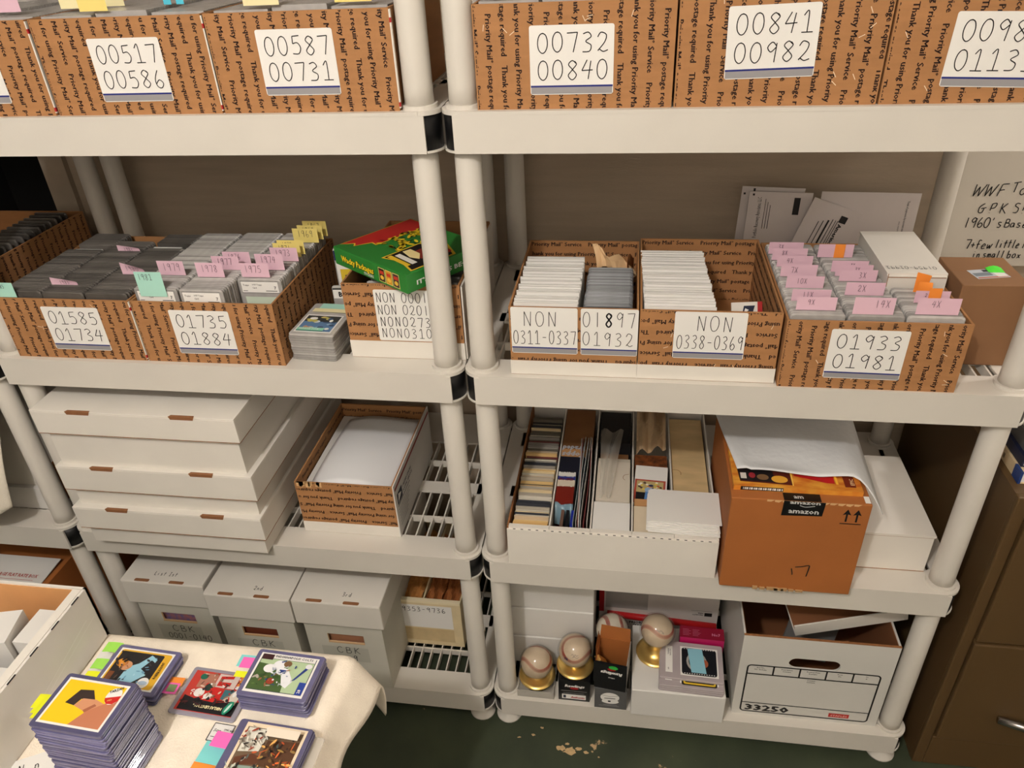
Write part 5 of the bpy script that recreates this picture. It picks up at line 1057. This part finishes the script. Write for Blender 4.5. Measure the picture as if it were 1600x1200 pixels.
for j in range(16): sh.append((q.choice([(240, 238, 234), (200, 44, 40), (40, 36, 40), (180, 150, 130)]), ell(q.uniform(.028, .090), q.uniform(.024, .052), q.uniform(.002, .005), q.uniform(.001, .003), 8, q.uniform(0, 3))))
speckle(sh, 40, (.020, .026, .092, .066), [(236, 232, 228), (196, 40, 36), (60, 50, 50), (150, 110, 90), (220, 190, 170), (110, 30, 28)], 44, .001, .004); speckle(sh, 24, (.014, .010, .090, .028), [(20, 20, 22), (44, 40, 44), (70, 30, 30)], 45)
sh += [((30, 140, 110), ell(.088, .016, .005, .011, 18, -.3)), ((200, 230, 220), ell(.088, .016, .0018, .008, 12, -.3))]
cardface(o, sh, border=pm(190, 60, 50))
m = M(); type_(m, fT.sub(.078, .0165, math.pi+.0), 'NIKLAS LIDSTROM', 0, 0, .0062, .05, width=.044, h=.003); m.ob('lettering', PALEY, o)
for k, (mm, x, y, w, d, nm) in enumerate(((ORANGE, -.456, -.450, .024, .014, 'orange flag at the left edge of the hockey card'), (HOTP, -.460, -.464, .026, .018, 'pink flag left of the hockey card'), (mat('olive_flag', (120, 140, 96), .6), -.450, -.461, .013, .012, 'small green flag on the pink one left of the hockey card'))):
    p = M().grid(2, 2, lambda u, v: (w*u, d*v, .0006+.0006*k)).ob('index_flag', mm, loc=(x, y, TT+.0033)); tag(p, nm, 'index flag', 'flags on the hockey card')
# football card stack
o = stack('plastic card holder in the stack under the football card', 'top holder with the football card in white and green', -.276, -.437, TT, 10, .0036, 'card holders in the football stack', .0025, -.04)
sh = [((24, 30, 60), rect(.010, .010, .093, .069)), ((178, 200, 160), rect(.011, .011, .092, .062)), ((70, 96, 50), [(.011, .011), (.062, .011), (.056, .050), (.011, .054)]), (PAPER, rect(.011, .0625, .092, .069)), ((60, 30, 34), rect(.011, .060, .028, .069)), ((238, 240, 244), ell(.042, .053, .009, .008)), ((238, 240, 244), [(.040, .052), (.058, .048), (.072, .030), (.066, .018), (.058, .022), (.052, .036), (.042, .040)]), ((240, 240, 242), ell(.030, .046, .009, .007)), ((40, 60, 130), [(.044, .057), (.050, .060), (.050, .062), (.043, .059)]), ((150, 60, 40), ell(.040, .026, .006, .005)), ((40, 60, 130), rect(.046, .040, .056, .046)), ((40, 60, 130), [(.070, .030), (.074, .032), (.088, .054), (.084, .056)]), ((40, 66, 150), rect(.083, .010, .093, .030)), ((226, 226, 230), ell(.086, .056, .005, .004)), ((120, 90, 60), ell(.054, .056, .006, .005))]
speckle(sh, 22, (.014, .014, .050, .036), [(60, 84, 44), (90, 116, 60), (150, 100, 70), (180, 170, 160), (50, 70, 40)], 31); speckle(sh, 26, (.034, .020, .070, .056), [(238, 240, 244), (206, 210, 220), (150, 160, 180), (40, 60, 130), (170, 120, 90)], 32, .001, .004)
cardface(o, sh); m = M(); type_(m, fT, 'INDIANAPOLIS COLTS', .031, .0638, .0050, .02, width=.058, h=.003); m.ob('lettering', mat('navy_print', (24, 34, 60), .5), o); m = M(); type_(m, fT.sub(.0905, .0115, math.pi/2), 'Marshall Faulk'[:0]+'28', 0, 0, .006, .03, h=.003); m.ob('number', PAPER, o)
for k, (mm, x, y, w, d, nm) in enumerate(((TEAL, -.350, -.428, .028, .020, 'aqua flag left of the football card'), (HOTP, -.345, -.430, .026, .018, 'pink flag left of the football card'), (NEONY, -.345, -.446, .020, .010, 'yellow flag under the football card edge'))):
    p = M().grid(2, 2, lambda u, v: (w*u, d*v, .0006*k)).ob('index_flag', mm, loc=(x, y, TT+.0326)); tag(p, nm, 'index flag', 'flags on the football stack')
# stack with the ship battle card, cut by the frame
o = link('card_toploader', flat_plate(.112, .150, .002, FILM, 'card_toploader'), None, (-.252, -.575, TT), (0, 0, -.05)); tag(o, 'wide clear sleeve under the battle card stack', 'card holder')
o = stack('plastic card holder in the front stack under the battle card', 'top holder of the front stack, painted battle card', -.262, -.565, TT+.0024, 5, .0034, 'card holders in the front stack', .002, -.05, flat_plate(.106, .130, .0030, TOPL, 'card_toploader'))
f2 = Fr((-.053, -.065, .003), (1, 0, 0), (0, 1, 0)); q = random.Random(8)
sh = [(mat('cream_border', (236, 218, 190), .6), rect(.012, .004, .100, .126)), ((110, 90, 70), rect(.016, .008, .096, .120)), ((224, 222, 210), [(.018, .084), (.046, .088), (.050, .119), (.018, .119)]), ((96, 56, 36), [(.018, .076), (.040, .084), (.056, .080), (.050, .070), (.020, .066)]), ((140, 160, 150), [(.018, .040), (.058, .046), (.060, .068), (.020, .066)]), ((90, 60, 40), [(.052, .070), (.096, .066), (.096, .108), (.052, .104)]), ((206, 90, 40), [(.062, .020), (.078, .030), (.094, .082), (.096, .060), (.094, .014)]), ((240, 190, 110), [(.074, .024), (.080, .050), (.084, .026)]), ((70, 80, 76), [(.018, .010), (.070, .010), (.060, .038), (.018, .036)]), ((190, 120, 80), ell(.026, .052, .005, .008)), ((224, 214, 196), ell(.027, .046, .006, .006)), ((60, 44, 34), ell(.027, .061, .004, .003))]
for j in range(46): sh.append((q.choice([(60, 50, 44), (200, 196, 180), (150, 120, 70), (190, 90, 50), (90, 100, 96), (44, 40, 40)]), ell(q.uniform(.020, .094), q.uniform(.012, .116), q.uniform(.002, .006), q.uniform(.0008, .002), 8, q.uniform(0, 3))))
speckle(sh, 40, (.018, .084, .050, .118), [(236, 232, 220), (120, 110, 100), (60, 50, 44), (170, 160, 146), (150, 60, 40)], 41, .0012, .007, .28); speckle(sh, 50, (.054, .040, .094, .102), [(214, 100, 44), (120, 90, 50), (160, 130, 70), (60, 44, 34), (240, 180, 100)], 42, .0012, .007, .3); speckle(sh, 40, (.018, .010, .070, .064), [(90, 110, 104), (160, 176, 164), (40, 44, 44), (210, 206, 190)], 43, .0012, .007, .3)
sh += [((236, 224, 206), rect(.050, .104, .096, .117))]
picture(o, f2, sh, 'card', .0004); m = M(); type_(m, f2, 'DEATH IN THE WATER', .0515, .1115, .0045, .03, width=.043, h=.005, shear=.2); type_(m, f2, 'September 10, 1942', .056, .107, .003, .01, width=.036, h=.005); m.ob('lettering', INK, o)
sc_ = M().box(0, .030, 0, .026, 0, .0006).ob('scan_label', PAPER, loc=(-.356, -.524, TT+.0004), rot=(0, 0, -.06)); tag(sc_, 'small white printed tag with black rim beside the battle card', 'label'); f = Fr((0, 0, .0006), (1, 0, 0), (0, 1, 0)); m = M()
frm = rect(0, 0, .030, .026); ribbon(m, f, frm+[frm[0]], .0014); type_(m, f, 'Scan', .003, .014, .006, .02, shear=.2); type_(m, f, '1941 war', .017, .017, .004, .02); type_(m, f, 'news', .017, .010, .004, .02); flat(m, f, rect(.003, .006, .012, .0068), .0005); m.ob('lettering', INK, sc_)
for k, (mm, x, y, w, d, nm, z) in enumerate(((ORANGE, -.356, -.568, .044, .012, 'orange flag under the aqua flag beside the battle card', .004), (TEAL, -.352, -.558, .046, .030, 'aqua flag beside the battle card', .008), (HOTP, -.338, -.541, .036, .022, 'pink flag at the edge of the battle card', .0185))):
    p = M().grid(2, 2, lambda u, v: (w*u, d*v, 0)).ob('index_flag', mm, loc=(x, y, TT+z), rot=(0, 0, -.08)); tag(p, nm, 'index flag', 'flags on the battle card')
o = M().box(0, .060, 0, .040, 0, .0006).ob('note_paper', PAPER, loc=(-.585, -.620, TT+.0004), rot=(0, 0, .5)); tag(o, 'white note with handwriting in front of the tall stack', 'paper slip'); m = M(); fn_ = Fr((0, 0, .0006), (1, 0, 0), (0, 1, 0)); pen(m, fn_, 'NEn', .010, .018, .012, .007, .010, .0010); m.ob('handwriting', INK, o)
# ================================================================ left-edge shelf unit contents
t, fr = carton('dim cardboard box of slabs on the left-edge shelf unit', (-1.36, .06, S2), .30, .40, H2, side=True, ph=.05)
for k in range(20):
    o = link('card_case', ME_D, None, (-1.110, .075+k*.018, S2+.0034)); tag(o, 'slab in the dim cardboard box of the left-edge shelf unit', 'card slab', 'slabs in the dim left-edge box')
tag(M().box(-1.45, -1.075, .06, .40, S3+.0003, S3+.06).ob('white_flat_box', WHITECOOL), 'flat white box under the hanging cloth on the left-edge shelf unit', 'box')
tag(M().box(-1.068, -1.060, .05, .38, S3+.0003, S3+.10).ob('brown_board', AMZ), 'brown board standing beside the hanging cloth', 'board')
def cloth(u, v):
    return (-1.30+.250*u-.020*v, -.012+.07*(1-v)*.9+.014*math.sin(10*u+3*v)*(.3+.7*v)-.02*v, .84-.10*(1-u)*.2-(.22+.10*(1-u))*v+.010*math.sin(8*u)*(1-v)+.030*(1-v)*math.sin(2*u))
o = M().grid(30, 24, cloth).ob('draped_cloth', mat('white_terry', (222, 214, 198), .95, var=.06, bump=.6, bscale=300), None, True); tag(o, 'off-white cloth hanging at the left edge of the photo', 'cloth'); o.modifiers.new('thick', 'SOLIDIFY').thickness = .003
tag(M().box(-1.40, -1.09, .07, .40, S3+.061, S3+.30).ob('covered_box', WHITECARD), 'white box covered by the off-white hanging cloth', 'box')
lf = thing('flat_rate_carton', 'white postal carton flap lettered in red at the left edge', 'box', (-1.46, .02, S4)); M().box(0, .30, .01, .30, 0, .215).ob('box_body', AMZ, lf)
fl = M().raw([(.0, .005, .216), (.285, .005, .216), (.290, .085, .226), (.0, .085, .226), (.0, .005, .218), (.285, .005, .218), (.290, .085, .228), (.0, .085, .228)], [(3,2,1,0),(4,5,6,7),(0,1,5,4),(1,2,6,5),(2,3,7,6),(3,0,4,7)]).ob('white_flap', WHITECOOL, lf)
m = M(); type_(m, Fr((0, .005, .2185), (1, 0, 0), (0, 1, .125)), 'LARGE FLAT RATE BOX', .150, .020, .013, .03, width=.115); flat(m, Fr((0, .005, .2185), (1, 0, 0), (0, 1, .125)), rect(.14, .012, .26, .013), .0005); m.ob('lettering', mat('faded_red', (180, 90, 84), .6), fl)
tag(M().box(-1.13, -1.08, .10, .40, S4+.0003, S4+.26).ob('brown_carton', AMZ), 'brown carton in the shade behind the left-edge flap', 'box')
